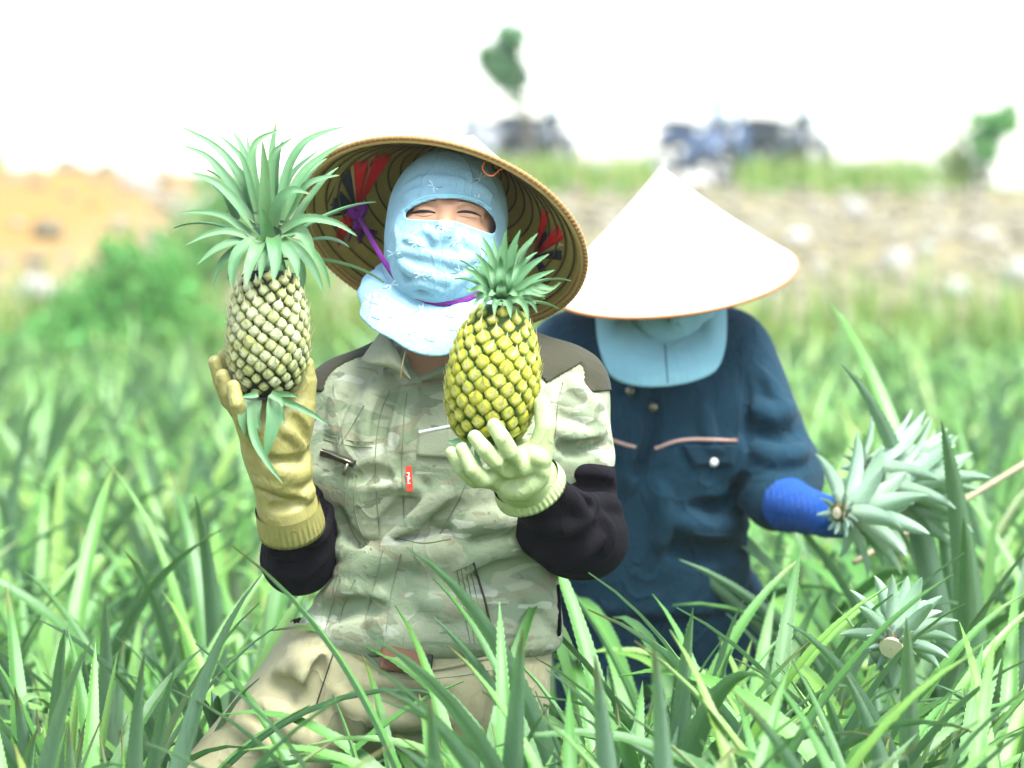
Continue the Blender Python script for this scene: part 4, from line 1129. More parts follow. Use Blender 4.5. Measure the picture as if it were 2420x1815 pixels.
# ---- hood
OPEN = [(957, 512), (960, 501), (972, 492), (988, 483), (1018, 473), (1045, 469), (1068, 469), (1095, 472), (1119, 479), (1140, 489), (1153, 500), (1166, 518), (1172, 536), (1166, 552), (1145, 547), (1119, 538), (1095, 529), (1072, 522), (1048, 520), (1018, 521), (985, 519), (963, 517)]
YO = 5.41
OP = np.array([P(x, y, YO)[[0, 2]] for x, y in catmull(np.array(OPEN + OPEN[:1], float), 50)[:-1]])
OPC = OP.mean(0)
def hood_base(p):
    q = loc(p)
    d = smin(ell(q, (0, -.012, .026), (.086, .104, .099)), ell(q, (0, .012, -.040), (.0795, .086, .082)), .035)
    d = smin(d, ell(q, (.002, .046, -.066), (.060, .056, .066)), .025)
    d = smin(d, ell(q, (0, -.03, -.09), (.068, .075, .07)), .04)
    return smin(d, head(p) - .0042, .012)
HF = Folds(hood_base, [([(940, 590), (1000, 600), (1060, 612)], .007, .0016), ([(1050, 610), (1090, 618), (1120, 605)], .008, .0022), ([(950, 560), (985, 575), (1010, 600)], .006, .0014),
    ([(955, 650), (985, 675), (1005, 690)], .009, -.004), ([(945, 620), (975, 640), (1010, 655)], .008, .002), ([(1090, 560), (1120, 580), (1140, 610)], .008, .002),
    ([(1000, 640), (1030, 660), (1070, 662)], .008, .0016), ([(960, 440), (1000, 425), (1060, 420)], .007, .0016), ([(1080, 430), (1130, 440), (1165, 470)], .007, .0018),
    ([(950, 470), (975, 455), (1010, 445)], .006, .0014), ([(935, 540), (945, 580), (940, 610)], .006, .0018), ([(1120, 640), (1090, 660), (1060, 690)], .007, .0016), ([(1000, 540), (1030, 560), (1035, 590)], .006, .0016), ([(1100, 545), (1080, 570), (1085, 600)], .006, .0016), ([(960, 680), (1000, 672), (1050, 690)], .007, .002), ([(1130, 560), (1150, 590), (1150, 630)], .006, .002), ([(990, 420), (1010, 440), (1000, 462)], .006, .0015), ([(1110, 410), (1120, 440), (1150, 455)], .006, .0018)], 5.2, 5.7, .8, 1.6)
def hood(p):
    d = HF(p)
    po = np.full(len(p), 1.0)
    ix = np.nonzero((p[:, 1] < 5.49) & (np.abs(d) < .04) & (np.abs(p[:, 0] - OPC[0]) < .1) & (np.abs(p[:, 2] - OPC[1]) < .06))[0]
    if len(ix): po[ix] = poly2(p[ix][:, [0, 2]], OP)
    front = p[:, 1] < 5.49
    d = d - np.where(front, .0022 * np.exp(-(po / .0045) ** 2), 0) - .0006 * wob(p, 60, 9)
    d = np.maximum(d, -(head(p) - .0005))
    cut = np.where(front, -po, -1.0)
    return np.maximum(d, cut)
lo = P(900, 780, 5.36); hi = P(1230, 290, 5.66)
hV, hF_ = sdf_geo(hood, np.minimum(lo, hi), np.maximum(lo, hi), .0026)
hd = mk('hood', hV, hF_, MAT['hood_cloth'], per)
# cape of the hood, lying over the collar
hem = [(925, 625, 5.60), (868, 655, 5.54), (850, 690, 5.48), (848, 745, 5.42), (880, 772, 5.39), (930, 806, 5.365), (985, 836, 5.345), (1050, 838, 5.335), (1100, 815, 5.335), (1160, 800, 5.35), (1205, 760, 5.42), (1215, 700, 5.52), (1190, 660, 5.6)]
top = [(960, 600, 5.58), (946, 612, 5.54), (940, 628, 5.50), (948, 648, 5.465), (968, 668, 5.445), (992, 684, 5.435), (1022, 694, 5.425), (1058, 696, 5.425), (1092, 690, 5.43), (1125, 678, 5.445), (1155, 655, 5.48), (1165, 630, 5.53), (1160, 610, 5.58)]
H3 = catmull([P(*h) for h in hem], 64); T3 = catmull([P(*h) for h in top], 64)
rows = []
for v in np.linspace(0, 1, 22):
    r = T3 * (1 - v) + H3 * v
    c = P(1050, 720, 5.5); od = r - c; od[:, 2] *= .2; od /= np.linalg.norm(od, axis=1)[:, None]
    k = np.arange(64)
    r = r + od * (.014 * math.sin(PI * v) + .0035 * v * np.sin(k * .55 + 2 * v)[:, None] + .0018 * np.sin(k * 1.3 + 4 * v)[:, None])
    rows.append(r)
G3 = np.array(rows); nr, nc = G3.shape[:2]
dv = np.gradient(G3, axis=0); du = np.gradient(G3, axis=1); NN = np.cross(du, dv); NN /= np.linalg.norm(NN, axis=2)[..., None] + 1e-9
if NN[:, 32, 1].mean() > 0: NN = -NN
Vc = np.vstack([G3.reshape(-1, 3), (G3 - NN * .0025).reshape(-1, 3)]); Fc = []
for i in range(nr - 1):
    for j in range(nc - 1):
        a = i * nc + j; q = (a, a + 1, a + nc + 1, a + nc); Fc += [q, tuple(nr * nc + k for k in q[::-1])]
for j in range(nc - 1):
    a = (nr - 1) * nc + j; Fc.append((a, a + 1, nr * nc + a + 1, nr * nc + a))
cape = mk('hood_cape', Vc, Fc, MAT['hood_cloth'], hd)
bvh_c = bvh_of(np.vstack([hV, Vc]), [tuple(f) for f in hF_] + [tuple(i + len(hV) for i in f) for f in Fc])
mk('seam', *strip_on(bvh_c, [(1060, 524), (1050, 570), (1040, 620), (1033, 660), (1018, 700)], 2.2, .0005), MAT['hood_hem'], hd)
mk('seam', *strip_on(bvh_c, [(1086, 388), (1080, 430), (1072, 462)], 2.2, .0005), MAT['hood_hem'], hd)
mk('seam', *strip_on(bvh_c, [(1013, 722), (1008, 760), (1004, 800)], 2.0, .0005), MAT['hood_hem'], cape)
g = strip_on(bvh_c, [(952, 500), (985, 474), (1020, 463), (1068, 460), (1125, 471), (1160, 494)], 9, .0012); mk('hood_binding', *g, MAT['hood_hem'], hd)
# small printed sprigs: white petals and a dark curved stem
SPR = [(983, 575, 20, 1), (1084, 572, 60, -1), (1052, 535, 90, 1), (995, 650, 160, 1), (1086, 642, 100, -1), (925, 672, 200, -1), (938, 742, 10, -1), (876, 745, 40, 1), (998, 732, 80, -1), (1050, 742, 20, 1), (985, 782, 50, -1), (1002, 798, 20, 1), (1058, 775, 80, 1), (1025, 440, 120, 1), (1135, 422, 30, -1), (1126, 475, 60, 1), (930, 600, 0, 1), (870, 710, 70, 1), (1140, 610, 60, -1)]
for (x, y, an, hd_) in SPR:
    gw = []; gd = []
    an = math.radians(an)
    for k, da in enumerate((0, .75, 2.6, 3.5)):
        a = an + da; L = (17, 14, 16, 13)[k]
        g = strip_on(bvh_c, [(x + 2 * math.cos(a), y - 2 * math.sin(a)), (x + L * .6 * math.cos(a), y - L * .6 * math.sin(a)), (x + L * math.cos(a + .1), y - L * math.sin(a + .1))], 3.6, .0004, 5, lift=.0002)
        if g: gw.append(g)
    st = [(x + 3 * hd_, y + 2), (x + 8 * hd_ + 6 * math.cos(an + 1.3), y + 8 - 4 * math.sin(an)), (x + 22 * hd_, y + 6 + 5 * math.sin(an * 2))]
    g = strip_on(bvh_c, st, 2.0, .0004, 7, lift=.0003)
    if g: gd.append(g)
    if gw: mk('sprig_petals', *join(gw), MAT['sprig_white'], cape if y > 715 or x < 925 else hd)
    if gd: mk('sprig_stem', *join(gd), MAT['stem_print'], cape if y > 715 or x < 925 else hd)

# ---- jacket
TOR = Prof([(775, 975, 1180, .05, 5.54), (815, 925, 1250, .080, 5.535), (860, 855, 1315, .100, 5.525), (930, 800, 1352, .115, 5.515), (1050, 770, 1350, .128, 5.505), (1160, 775, 1335, .128, 5.50),
            (1270, 792, 1322, .122, 5.50), (1340, 790, 1318, .122, 5.50), (1420, 745, 1325, .130, 5.50), (1475, 704, 1332, .137, 5.50), (1505, 706, 1330, .134, 5.50), (1540, 735, 1318, .120, 5.5)], 5.5)
SH_L, SH_R = P(818, 945, 5.52), P(1334, 922, 5.53)
EL_L, EL_R = P(705, 1318, 5.44), P(1395, 1275, 5.46)
UA_L = P(752, 1130, 5.49)
def jacket_base(p):
    d = TOR(p)
    d = smin(d, cap(p, SH_L, UA_L, .051, .046), .05)
    d = smin(d, cap(p, SH_R, P(1364, 1085, 5.50), .058, .055), .05)
    d = smin(d, cap(p, P(1060, 800, 5.55), SH_L, .042, .040), .05); d = smin(d, cap(p, P(1100, 795, 5.55), SH_R, .045, .042), .05)
    d = smax(d, cap(p, P(1055, 700, 5.49), P(1045, 850, 5.46), .075, .045) * -1, .02)        # neck opening
    return d
JF = Folds(jacket_base, [
    ([(1037, 1170), (985, 1225), (921, 1286), (860, 1330)], .016, .010), ([(1000, 1150), (940, 1215), (890, 1260)], .012, -.007), ([(1080, 1190), (1010, 1260), (950, 1300)], .012, -.006),
    ([(940, 1278), (1000, 1283), (1066, 1276), (1140, 1262)], .016, -.009), ([(950, 1300), (1020, 1310), (1110, 1295)], .020, .008), ([(791, 1334), (840, 1325), (900, 1290)], .016, -.008),
    ([(800, 1360), (850, 1350), (930, 1310)], .020, .009), ([(790, 1290), (830, 1305), (870, 1308)], .014, .008), ([(805, 1210), (825, 1260), (865, 1305)], .011, -.007),
    ([(860, 940), (830, 1010), (815, 1080)], .013, .006), ([(905, 890), (875, 960), (860, 1040)], .014, .007), ([(940, 900), (905, 980), (895, 1060)], .010, -.005),
    ([(820, 900), (800, 950), (790, 1020)], .011, .006), ([(1330, 960), (1380, 985), (1420, 1000)], .013, .007), ([(1310, 1010), (1370, 1030), (1415, 1020)], .012, .007), ([(1320, 1060), (1370, 1065), (1415, 1050)], .011, -.006),
    ([(1350, 900), (1390, 950), (1425, 975)], .012, .006), ([(1090, 1250), (1160, 1230), (1230, 1240)], .016, .008), ([(1080, 1345), (1150, 1310), (1220, 1290)], .018, .008), ([(1110, 1390), (1190, 1350), (1260, 1340)], .014, -.006),
    ([(740, 1420), (800, 1400), (870, 1390)], .016, .007), ([(900, 1400), (890, 1450), (895, 1490)], .013, .006), ([(760, 1460), (830, 1440), (900, 1440)], .014, -.005), ([(1000, 1420), (1060, 1440), (1130, 1430)], .016, .005),
    ([(980, 960), (960, 1000), (950, 1060)], .012, .004), ([(1240, 1390), (1280, 1420), (1310, 1470)], .014, .006), ([(880, 1150), (930, 1140), (990, 1160)], .012, .004), ([(830, 1130), (880, 1120), (920, 1130)], .010, -.004)], 5.2, 5.7, .78, 1.25)
def jacket(p): return JF(p) + .0014 * wob(p, 45, 2) + .0025 * wob(p, 18, 3) * np.clip((1.30 - p[:, 2]) * 4, .3, 1)
lo = P(640, 1550, 5.34); hi = P(1480, 740, 5.70)
lo = A(P(640, 1550, 5.34)[0], 5.34, P(0, 1560, 5.5)[2]); hi = A(P(1490, 800, 5.5)[0], 5.70, P(0, 740, 5.5)[2])
jV, jF = sdf_geo(jacket, lo, hi, .0042)
jk = mk('jacket', jV, jF, MAT['camouflage_cloth'], per)
bvh_j = bvh_of(jV, jF)
# dark yoke over the shoulders
def half(p, a, b, c):
    n = unit(np.cross(b - a, c - a)); return (p - a) @ n
def yoke(p):
    d = jacket(p)
    sh = np.maximum(d - .0028, -(d + .003))
    # right shoulder: behind a slanting seam; left shoulder: only the crest
    z = p[:, 2]; xr = P(1278, 850, 5.42)[0]
    r1 = np.maximum(P(0, 896, 5.45)[2] + (p[:, 0] - P(1308, 890, 5.45)[0]) * .55 - z, xr - p[:, 0] - (z - P(0, 890, 5.45)[2]) * .8)
    r2 = np.maximum(5.508 - p[:, 1] + (p[:, 2] - 1.27) * .5, P(0, 925, 5.5)[2] - z)
    return np.maximum(sh, np.minimum(r1, r2))
yV, yF = sdf_geo(yoke, A(lo[0], 5.36, P(0, 1010, 5.5)[2]), hi, .0032, 1)
mk('shoulder_yoke', yV, yF, MAT['olive_cloth'], jk)
def seam(pts, w_=2.4, m='seam_dark', th=.0006, name='seam'):
    g = strip_on(bvh_j, pts, w_, th)
    if g: return mk(name, *g, MAT[m], jk)
for pts in ([(921, 924), (897, 987), (887, 1098), (897, 1266)], [(962, 930), (955, 987), (950, 1107), (955, 1232)], [(905, 1300), (880, 1400), (858, 1485)], [(948, 1310), (925, 1400), (912, 1490)],
            [(825, 1122), (815, 1194), (830, 1250), (863, 1305)], [(843, 1122), (838, 1194), (850, 1250), (878, 1300)], [(805, 1370), (785, 1430), (770, 1488)], [(840, 1370), (812, 1430), (800, 1490)],
            [(767, 1025), (820, 1040), (882, 1046)], [(765, 1038), (820, 1052), (880, 1058)], [(1110, 1120), (1085, 1180), (1040, 1262)], [(935, 1272), (1000, 1284), (1066, 1274)],
            [(1080, 1348), (1095, 1430), (1112, 1522)], [(1090, 1345), (1106, 1430), (1122, 1520)], [(1100, 1340), (1117, 1430), (1133, 1518)], [(1110, 1335), (1130, 1430), (1150, 1515)], [(860, 960), (800, 1060)], [(1330, 905), (1318, 960), (1312, 1040)]):
    seam(pts)
seam([(1119, 1329), (1145, 1420), (1167, 1512)], 5, 'olive_cloth', .0022, 'pocket_edge'); seam([(1072, 1350), (1119, 1330)], 5, 'seam_dark', .002, 'pocket_edge')
seam([(1316, 1382), (1320, 1440), (1320, 1500)], 12, 'dark_cloth', .003, 'side_zip')
z1 = seam([(760, 1069), (800, 1080), (839, 1098)], 20, 'olive_cloth', .0035, 'zip'); seam([(761, 1066), (800, 1077), (838, 1095)], 5, 'zip_metal', .0055, 'zip_teeth')
pa, na = hit(bvh_j, 822, 1095); pz = P(812, 1122, pa[1] - .006)
mk('zip_puller', *tube_geo([pa - A(0, .008, 0), pz], [.0022, .0032], 8), MAT['zip_metal'], jk)
g = patch_on(bvh_j, [(990, 1026), (1085, 1012), (1085, 1085), (985, 1078)], 14, 8, .0045); mk('pocket_flap', *g, MAT['camouflage_cloth'], jk)
seam([(990, 1022), (1040, 1012), (1085, 1004)], 7, 'white_print', .002, 'pocket_piping')
# the little red label with worn pale lettering
ta, tn = hit(bvh_j, 967, 1131)
tR = basis(tn, (1, 0, .08)); tagb, tf = box_geo((0, 0, 0), (.0088, .0355, .0022)); 
tm = mk('label_tag', tagb @ basis((0, -1, .1), (1, 0, .06)).T + ta + A(0, -.004, 0), tf, MAT['red_cloth'], jk, smooth=False)
tb = []
for k, (dz, wd_, hh) in enumerate([(.0085, .0042, .0016), (.0060, .0016, .0030), (.0032, .0042, .0012), (.0006, .0040, .0022), (-.0026, .0018, .0034), (-.0062, .0044, .0014), (-.0088, .0040, .0016)]):
    tb.append(box_geo(ta + A(-.0008 + (.0006 if k % 2 else -.0004), -.0056, dz), (wd_, .0006, hh)))
mk('lettering', *join(tb), MAT['white_print'], tm, smooth=False)
# collar
def loft(A_, B_, n=20, m=8, bulge=0, th=.003, bd=(0, -1, 0)):
    a = catmull([P(*q) for q in A_], n); b = catmull([P(*q) for q in B_], n); bd = np.array(bd, float)
    G_ = np.array([a * (1 - v) + b * v + bd * bulge * math.sin(PI * v) for v in np.linspace(0, 1, m)])
    N_ = np.cross(np.gradient(G_, axis=1), np.gradient(G_, axis=0)); N_ /= np.linalg.norm(N_, axis=2)[..., None] + 1e-9
    if N_[..., 1].mean() > 0: N_ = -N_
    V = np.vstack([G_.reshape(-1, 3), (G_ - N_ * th).reshape(-1, 3)]); F = []; o = n * m
    for i in range(m - 1):
        for j in range(n - 1):
            q = (i * n + j, i * n + j + 1, (i + 1) * n + j + 1, (i + 1) * n + j); F += [q, tuple(k + o for k in q[::-1])]
    rim = [(0, j) for j in range(n)] + [(i, n - 1) for i in range(1, m)] + [(m - 1, j) for j in range(n - 2, -1, -1)] + [(i, 0) for i in range(m - 2, 0, -1)]
    for (i, j), (k, l) in zip(rim, rim[1:] + rim[:1]): F.append((k * n + l, i * n + j, o + i * n + j, o + k * n + l))
    return V, F
mk('collar', *loft([(905, 775, 5.47), (925, 800, 5.41), (950, 850, 5.385), (972, 892, 5.380)], [(852, 850, 5.425), (880, 862, 5.40), (925, 872, 5.385), (968, 898, 5.380)], bulge=.010), MAT['seam_cloth'], jk)
mk('collar', *loft([(1180, 800, 5.44), (1120, 830, 5.385), (1050, 860, 5.375), (990, 892, 5.382)], [(1200, 850, 5.40), (1130, 875, 5.385), (1060, 892, 5.378), (998, 905, 5.382)], bulge=.008), MAT['seam_dark'], jk)
mk('necklace', *tube_geo(catmull([P(958, 830, 5.372), P(950, 865, 5.366), P(946, 900, 5.374)], 10), .0012, 5), MAT['thread_tan'], per)
# ---- dark over-sleeves
def slv_base(p):
    d = cap(p, P(1366, 1120, 5.50), P(1384, 1270, 5.462), .054, .050)
    d = smin(d, cap(p, P(1392, 1275, 5.46), P(1258, 1160, 5.29), .052, .037), .03)
    d = smin(d, cap(p, P(1330, 1270, 5.45), P(1290, 1250, 5.40), .05, .045), .03)
    return smax(d, p[:, 2] - P(0, 1096, 5.5)[2] - (p[:, 0] - P(1380, 0, 5.5)[0]) * .12, .008)
SF = Folds(slv_base, [([(1345, 1110), (1400, 1120), (1455, 1125)], .012, .007), ([(1360, 1150), (1410, 1150), (1470, 1160)], .011, -.006), ([(1370, 1190), (1420, 1185), (1472, 1200)], .013, .008),
    ([(1300, 1150), (1350, 1180), (1380, 1230)], .013, .007), ([(1330, 1140), (1375, 1180), (1400, 1240)], .010, -.006), ([(1280, 1240), (1340, 1245), (1395, 1215)], .013, .007), ([(1260, 1290), (1330, 1290), (1390, 1255)], .012, -.006),
    ([(1290, 1330), (1350, 1320), (1420, 1270)], .014, .007), ([(1420, 1220), (1440, 1260), (1430, 1310)], .011, .006)], 5.1, 5.7, .75, 1.2)
def slv(p): return SF(p) + .0015 * wob(p, 42, 12)
lo2 = A(P(1150, 0, 5.3)[0], 5.2, P(0, 1420, 5.5)[2]); hi2 = A(P(1500, 0, 5.5)[0], 5.62, P(0, 1060, 5.5)[2])
mk('sleeve', *sdf_geo(slv, lo2, hi2, .004), MAT['dark_cloth'], per)
def sll_base(p):
    d = cap(p, P(752, 1130, 5.49), EL_L, .044, .046)
    d = smin(d, cap(p, EL_L, P(683, 1195, 5.350), .048, .034), .03)
    return smax(d, p[:, 2] - P(0, 1105, 5.5)[2], .006)
SLF = Folds(sll_base, [([(600, 1240), (640, 1290), (700, 1310)], .012, .006), ([(640, 1330), (700, 1350), (760, 1320)], .012, .006), ([(720, 1290), (760, 1260), (775, 1200)], .012, .007), ([(700, 1270), (745, 1250), (765, 1180)], .009, -.005)], 5.1, 5.7, .75, 1.2)
def sll(p): return SLF(p) + .0014 * wob(p, 42, 13)
mk('sleeve', *sdf_geo(sll, A(P(560, 0, 5.3)[0], 5.28, P(0, 1420, 5.5)[2]), A(P(830, 0, 5.5)[0], 5.56, P(0, 1085, 5.5)[2]), .004), MAT['dark_cloth'], per)

# ---- gloves
def fingers(p, L, k=.003):
    d = None
    for pts, rad in L:
        c = chain(p, [P(*q) for q in pts], rad); d = c if d is None else smin(d, c, k)
    return d
RG = [([(1222, 1100, 5.175), (1205, 1068, 5.150), (1186, 1035, 5.142), (1168, 1006, 5.146)], [.0135, .0120, .0115, .0100]),
      ([(1196, 1112, 5.178), (1172, 1090, 5.150), (1146, 1062, 5.142), (1122, 1033, 5.150)], [.0135, .0120, .0113, .0098]),
      ([(1178, 1125, 5.185), (1142, 1132, 5.158), (1116, 1108, 5.148), (1092, 1062, 5.152)], [.0130, .0118, .0110, .0095]),
      ([(1165, 1130, 5.205), (1122, 1136, 5.185), (1090, 1108, 5.175), (1067, 1070, 5.175)], [.0120, .0105, .0098, .0085])]
TR = [P(1255, 1105, 5.205), P(1277, 1060, 5.19), P(1288, 1010, 5.185), P(1281, 955, 5.192)]
HEMR, DR = P(1252, 1150, 5.270), unit((-.36, -.60, .72))
def gr_base(p):
    d = fingers(p, RG)
    palm = smin(cap(p, P(1228, 1128, 5.225), P(1212, 1102, 5.188), .031, .018), cap(p, P(1222, 1132, 5.225), P(1170, 1128, 5.195), .030, .015), .02)
    palm = smin(palm, cap(p, P(1240, 1120, 5.225), P(1262, 1082, 5.205), .028, .021), .02)
    palm = smin(palm, cap(p, HEMR, HEMR + DR * .045, .047, .036), .02)
    palm = smin(palm, cap(p, P(1215, 1098, 5.182), P(1172, 1124, 5.190), .0155, .0135), .012)
    palm = smin(palm, cap(p, P(1255, 1095, 5.205), P(1222, 1096, 5.184), .0155, .0135), .02)
    d = smin(d, palm, .010)
    d = smin(d, chain(p, TR, [.0185, .0160, .0136, .0115]), .018)
    return np.maximum(d, -((p - HEMR) @ DR))
GF = Folds(gr_base, [([(1180, 1140), (1215, 1150), (1270, 1135)], .009, -.004), ([(1190, 1165), (1230, 1165), (1290, 1130)], .010, .004), ([(1272, 1100), (1285, 1120), (1278, 1140)], .006, .003), ([(1195, 1098), (1215, 1125), (1225, 1140)], .006, -.002), ([(1255, 1070), (1275, 1085), (1290, 1095)], .007, .003)], 5.0, 5.4)
glove_lo, glove_hi = A(P(1030, 0, 5.2)[0], 5.10, P(0, 1240, 5.2)[2]), A(P(1350, 0, 5.2)[0], 5.34, P(0, 920, 5.2)[2])
gv1 = mk('glove', *sdf_geo(lambda p: GF(p) + .0005 * wob(p, 90, 5), glove_lo, glove_hi, .0023), MAT['glove_pale'], per); gv1['label'] = 'pale green rubber glove gripping the golden pineapple'
def cuff(hc, d, r0, r1, ln, mat, parent, ribs=40, flare=0):
    """ribbed cuff: from hem hc along d"""
    R = basis(d); V = []; F = []; k = ribs * 6; m = 7
    for i in range(m):
        t = i / (m - 1); r = r0 + (r1 - r0) * t
        for j in range(k):
            a = 2 * PI * j / k; rr = r * (1 + .018 * math.cos(ribs * a) * math.sin(PI * min(1, t * 1.15 + .12)))
            V.append(R @ A(rr * math.cos(a), rr * math.sin(a), t * ln) + hc)
    for j in range(k):
        a = 2 * PI * j / k; V.append(R @ A((r0 - .004) * math.cos(a), (r0 - .004) * math.sin(a), .002) + hc)
    for i in range(m - 1):
        for j in range(k): F.append((i * k + j, i * k + (j + 1) % k, (i + 1) * k + (j + 1) % k, (i + 1) * k + j))
    for j in range(k): F.append((m * k + j, m * k + (j + 1) % k, (j + 1) % k, j))
    mk('cuff', np.array(V), F, MAT[mat], parent)
cuff(HEMR - DR * .006, DR, .0515, .0475, .022, 'glove_pale', gv1)
HEML, DL = P(684, 1222, 5.352), unit(P(660, 1080, 5.325) - P(684, 1222, 5.352)); DL = unit(DL + A(-.02, -.28, 0))
LG_ = [([(600, 1018, 5.290), (572, 990, 5.245), (560, 955, 5.235), (552, 914, 5.240)], [.0145, .0115, .0105, .0095]), ([(592, 1005, 5.305), (556, 965, 5.270), (540, 930, 5.262), (527, 888, 5.262)], [.0145, .0115, .0108, .0098]),
       ([(590, 990, 5.325), (540, 945, 5.300), (523, 905, 5.290), (509, 856, 5.288)], [.0140, .0115, .0108, .0098]), ([(600, 975, 5.345), (545, 920, 5.33), (535, 880, 5.325), (530, 840, 5.322)], [.0130, .0105, .0098, .0090])]
def gl_base(p):
    d = fingers(p, LG_)
    palm = smin(cap(p, P(655, 1075, 5.332), P(632, 1005, 5.318), .038, .034), cap(p, P(632, 1005, 5.318), P(602, 990, 5.315), .030, .022), .03)
    palm = smin(palm, cap(p, P(645, 1040, 5.332), P(690, 985, 5.325), .032, .028), .03)
    palm = smin(palm, cap(p, HEML, P(655, 1075, 5.332), .0445, .038), .03)
    d = smin(d, palm, .014)
    d = smin(d, chain(p, [P(690, 1000, 5.325), P(712, 950, 5.322), P(722, 900, 5.320), P(722, 862, 5.318)], [.027, .020, .0160, .0120]), .015)
    return np.maximum(d, -((p - HEML) @ DL))
GLF = Folds(gl_base, [([(630, 1086), (660, 1099), (700, 1094), (733, 1068)], .008, -.0045), ([(612, 1150), (650, 1160), (690, 1176), (712, 1182)], .007, -.004), ([(712, 1182), (735, 1160), (748, 1135)], .007, .004),
    ([(608, 1140), (650, 1148), (700, 1166)], .008, .003), ([(640, 1200), (680, 1196), (712, 1188)], .006, -.003), ([(668, 1012), (700, 1030), (716, 1062)], .008, .003), ([(690, 985), (712, 1010), (725, 1040)], .006, -.003), ([(640, 1115), (690, 1128), (735, 1112)], .010, .002)], 5.0, 5.6)
glo, ghi = A(P(480, 0, 5.25)[0], 5.19, P(0, 1270, 5.35)[2]), A(P(780, 0, 5.35)[0], 5.42, P(0, 820, 5.3)[2])
gv2 = mk('glove', *sdf_geo(lambda p: GLF(p) + .0005 * wob(p, 90, 6), glo, ghi, .0024), MAT['glove_olive'], per); gv2['label'] = 'mustard rubber glove cupping the pale pineapple'
cuff(HEML - DL * .022, DL, .0475, .0455, .040, 'glove_olive', gv2, 36)

# ---- trousers and boots
def trou_base(p):
    d = Prof_T(p)
    d = smin(d, chain(p, [P(805, 1600, 5.50), P(520, 1905, 5.44), P(430, 2400, 5.50), P(420, 2790, 5.52)], [.098, .082, .066, .06]), .06)
    d = smin(d, chain(p, [P(1125, 1640, 5.50), P(1150, 2100, 5.50), P(1165, 2790, 5.52)], [.092, .078, .06]), .06)
    return d
Prof_T = Prof([(1490, 740, 1300, .110, 5.50), (1540, 725, 1290, .116, 5.50), (1600, 725, 1275, .120, 5.50), (1680, 790, 1262, .112, 5.50), (1760, 860, 1250, .09, 5.50)], 5.5)
TF = Folds(trou_base, [([(660, 1590), (700, 1570), (760, 1560)], .014, .008), ([(690, 1540), (720, 1580), (720, 1640)], .014, .008), ([(640, 1620), (700, 1640), (740, 1700)], .014, -.007), ([(600, 1660), (660, 1690), (720, 1760)], .016, .008), ([(560, 1720), (620, 1750), (680, 1815)], .014, .007),
    ([(760, 1560), (740, 1640), (745, 1720)], .012, -.006), ([(900, 1600), (980, 1620), (1060, 1610)], .014, .005), ([(850, 1680), (940, 1700), (1040, 1690)], .018, .008), ([(1150, 1580), (1200, 1620), (1240, 1680)], .016, .007), ([(800, 1640), (840, 1700), (830, 1780)], .014, .007)], 5.2, 5.7, .75, 1.3)
def trou(p): return TF(p) + .0022 * wob(p, 30, 21)
tV, tF = sdf_geo(trou, A(P(300, 0, 5.5)[0], 5.33, .05), A(P(1360, 0, 5.5)[0], 5.66, P(0, 1485, 5.5)[2]), .0062)
tr = mk('trousers', tV, tF, MAT['khaki_cloth'], per)
bvh_t = bvh_of(tV, tF)
def tseam(pts, w_=3, m='seam_cloth', th=.0008, name='seam'):
    g = strip_on(bvh_t, pts, w_, th)
    if g: mk(name, *g, MAT[m], tr)
tseam([(792, 1532), (770, 1600), (748, 1665)], 4, 'olive_cloth', .0006); tseam([(900, 1556), (952, 1582), (1040, 1580), (1130, 1560), (1200, 1550)], 9, 'khaki_cloth', .004, 'pocket_hem'); tseam([(895, 1590), (960, 1604), (1060, 1600), (1180, 1580)], 3)
mk('belt_loop', *strip_on(bvh_t, [(1200, 1535), (1205, 1585), (1208, 1640)], 10, .004), MAT['olive_cloth'], tr)
for (x, y) in ((420, 2790), (1165, 2790)):
    b_ = P(x, y, 5.52)
    def boot(p, b_=b_): return np.maximum(smin(cap(p, b_ + A(0, 0, .20), b_ + A(0, -.01, .05), .062, .052), cap(p, b_ + A(0, 0, .0), b_ + A(0, -.15, -.005), .045, .042), .03), -p[:, 2] + .002)
    mk('boot', *sdf_geo(boot, b_ + A(-.1, -.25, -.06), b_ + A(.1, .1, .3), .009), MAT['boot_rubber'], per)
# ---- wallet and phone in the pocket: things of their own
wa, wn = hit(bvh_t, 955, 1545)
def rbox(c, s, r): return lambda p: np.linalg.norm(np.maximum(np.abs((p - c) @ basis((.05, -1, .08), (1, 0, -.12))) - (np.array(s) / 2 - r), 0), axis=1) - r
wc = P(955, 1546, wa[1] - .009)
wl = mk('wallet', *sdf_geo(rbox(wc, (.066, .052, .014), .006), wc - .05, wc + .05, .0025), MAT['wallet_leather'], origin=wc)
tag(wl, 'brown leather wallet poking out of the khaki trouser pocket', 'wallet')
pc = P(1004, 1553, wa[1] - .006)
ph = mk('phone', *sdf_geo(rbox(pc, (.024, .048, .010), .004), pc - .04, pc + .04, .002), MAT['phone_black'], origin=pc)
tag(ph, 'black phone edge beside the brown wallet in the pocket', 'phone')

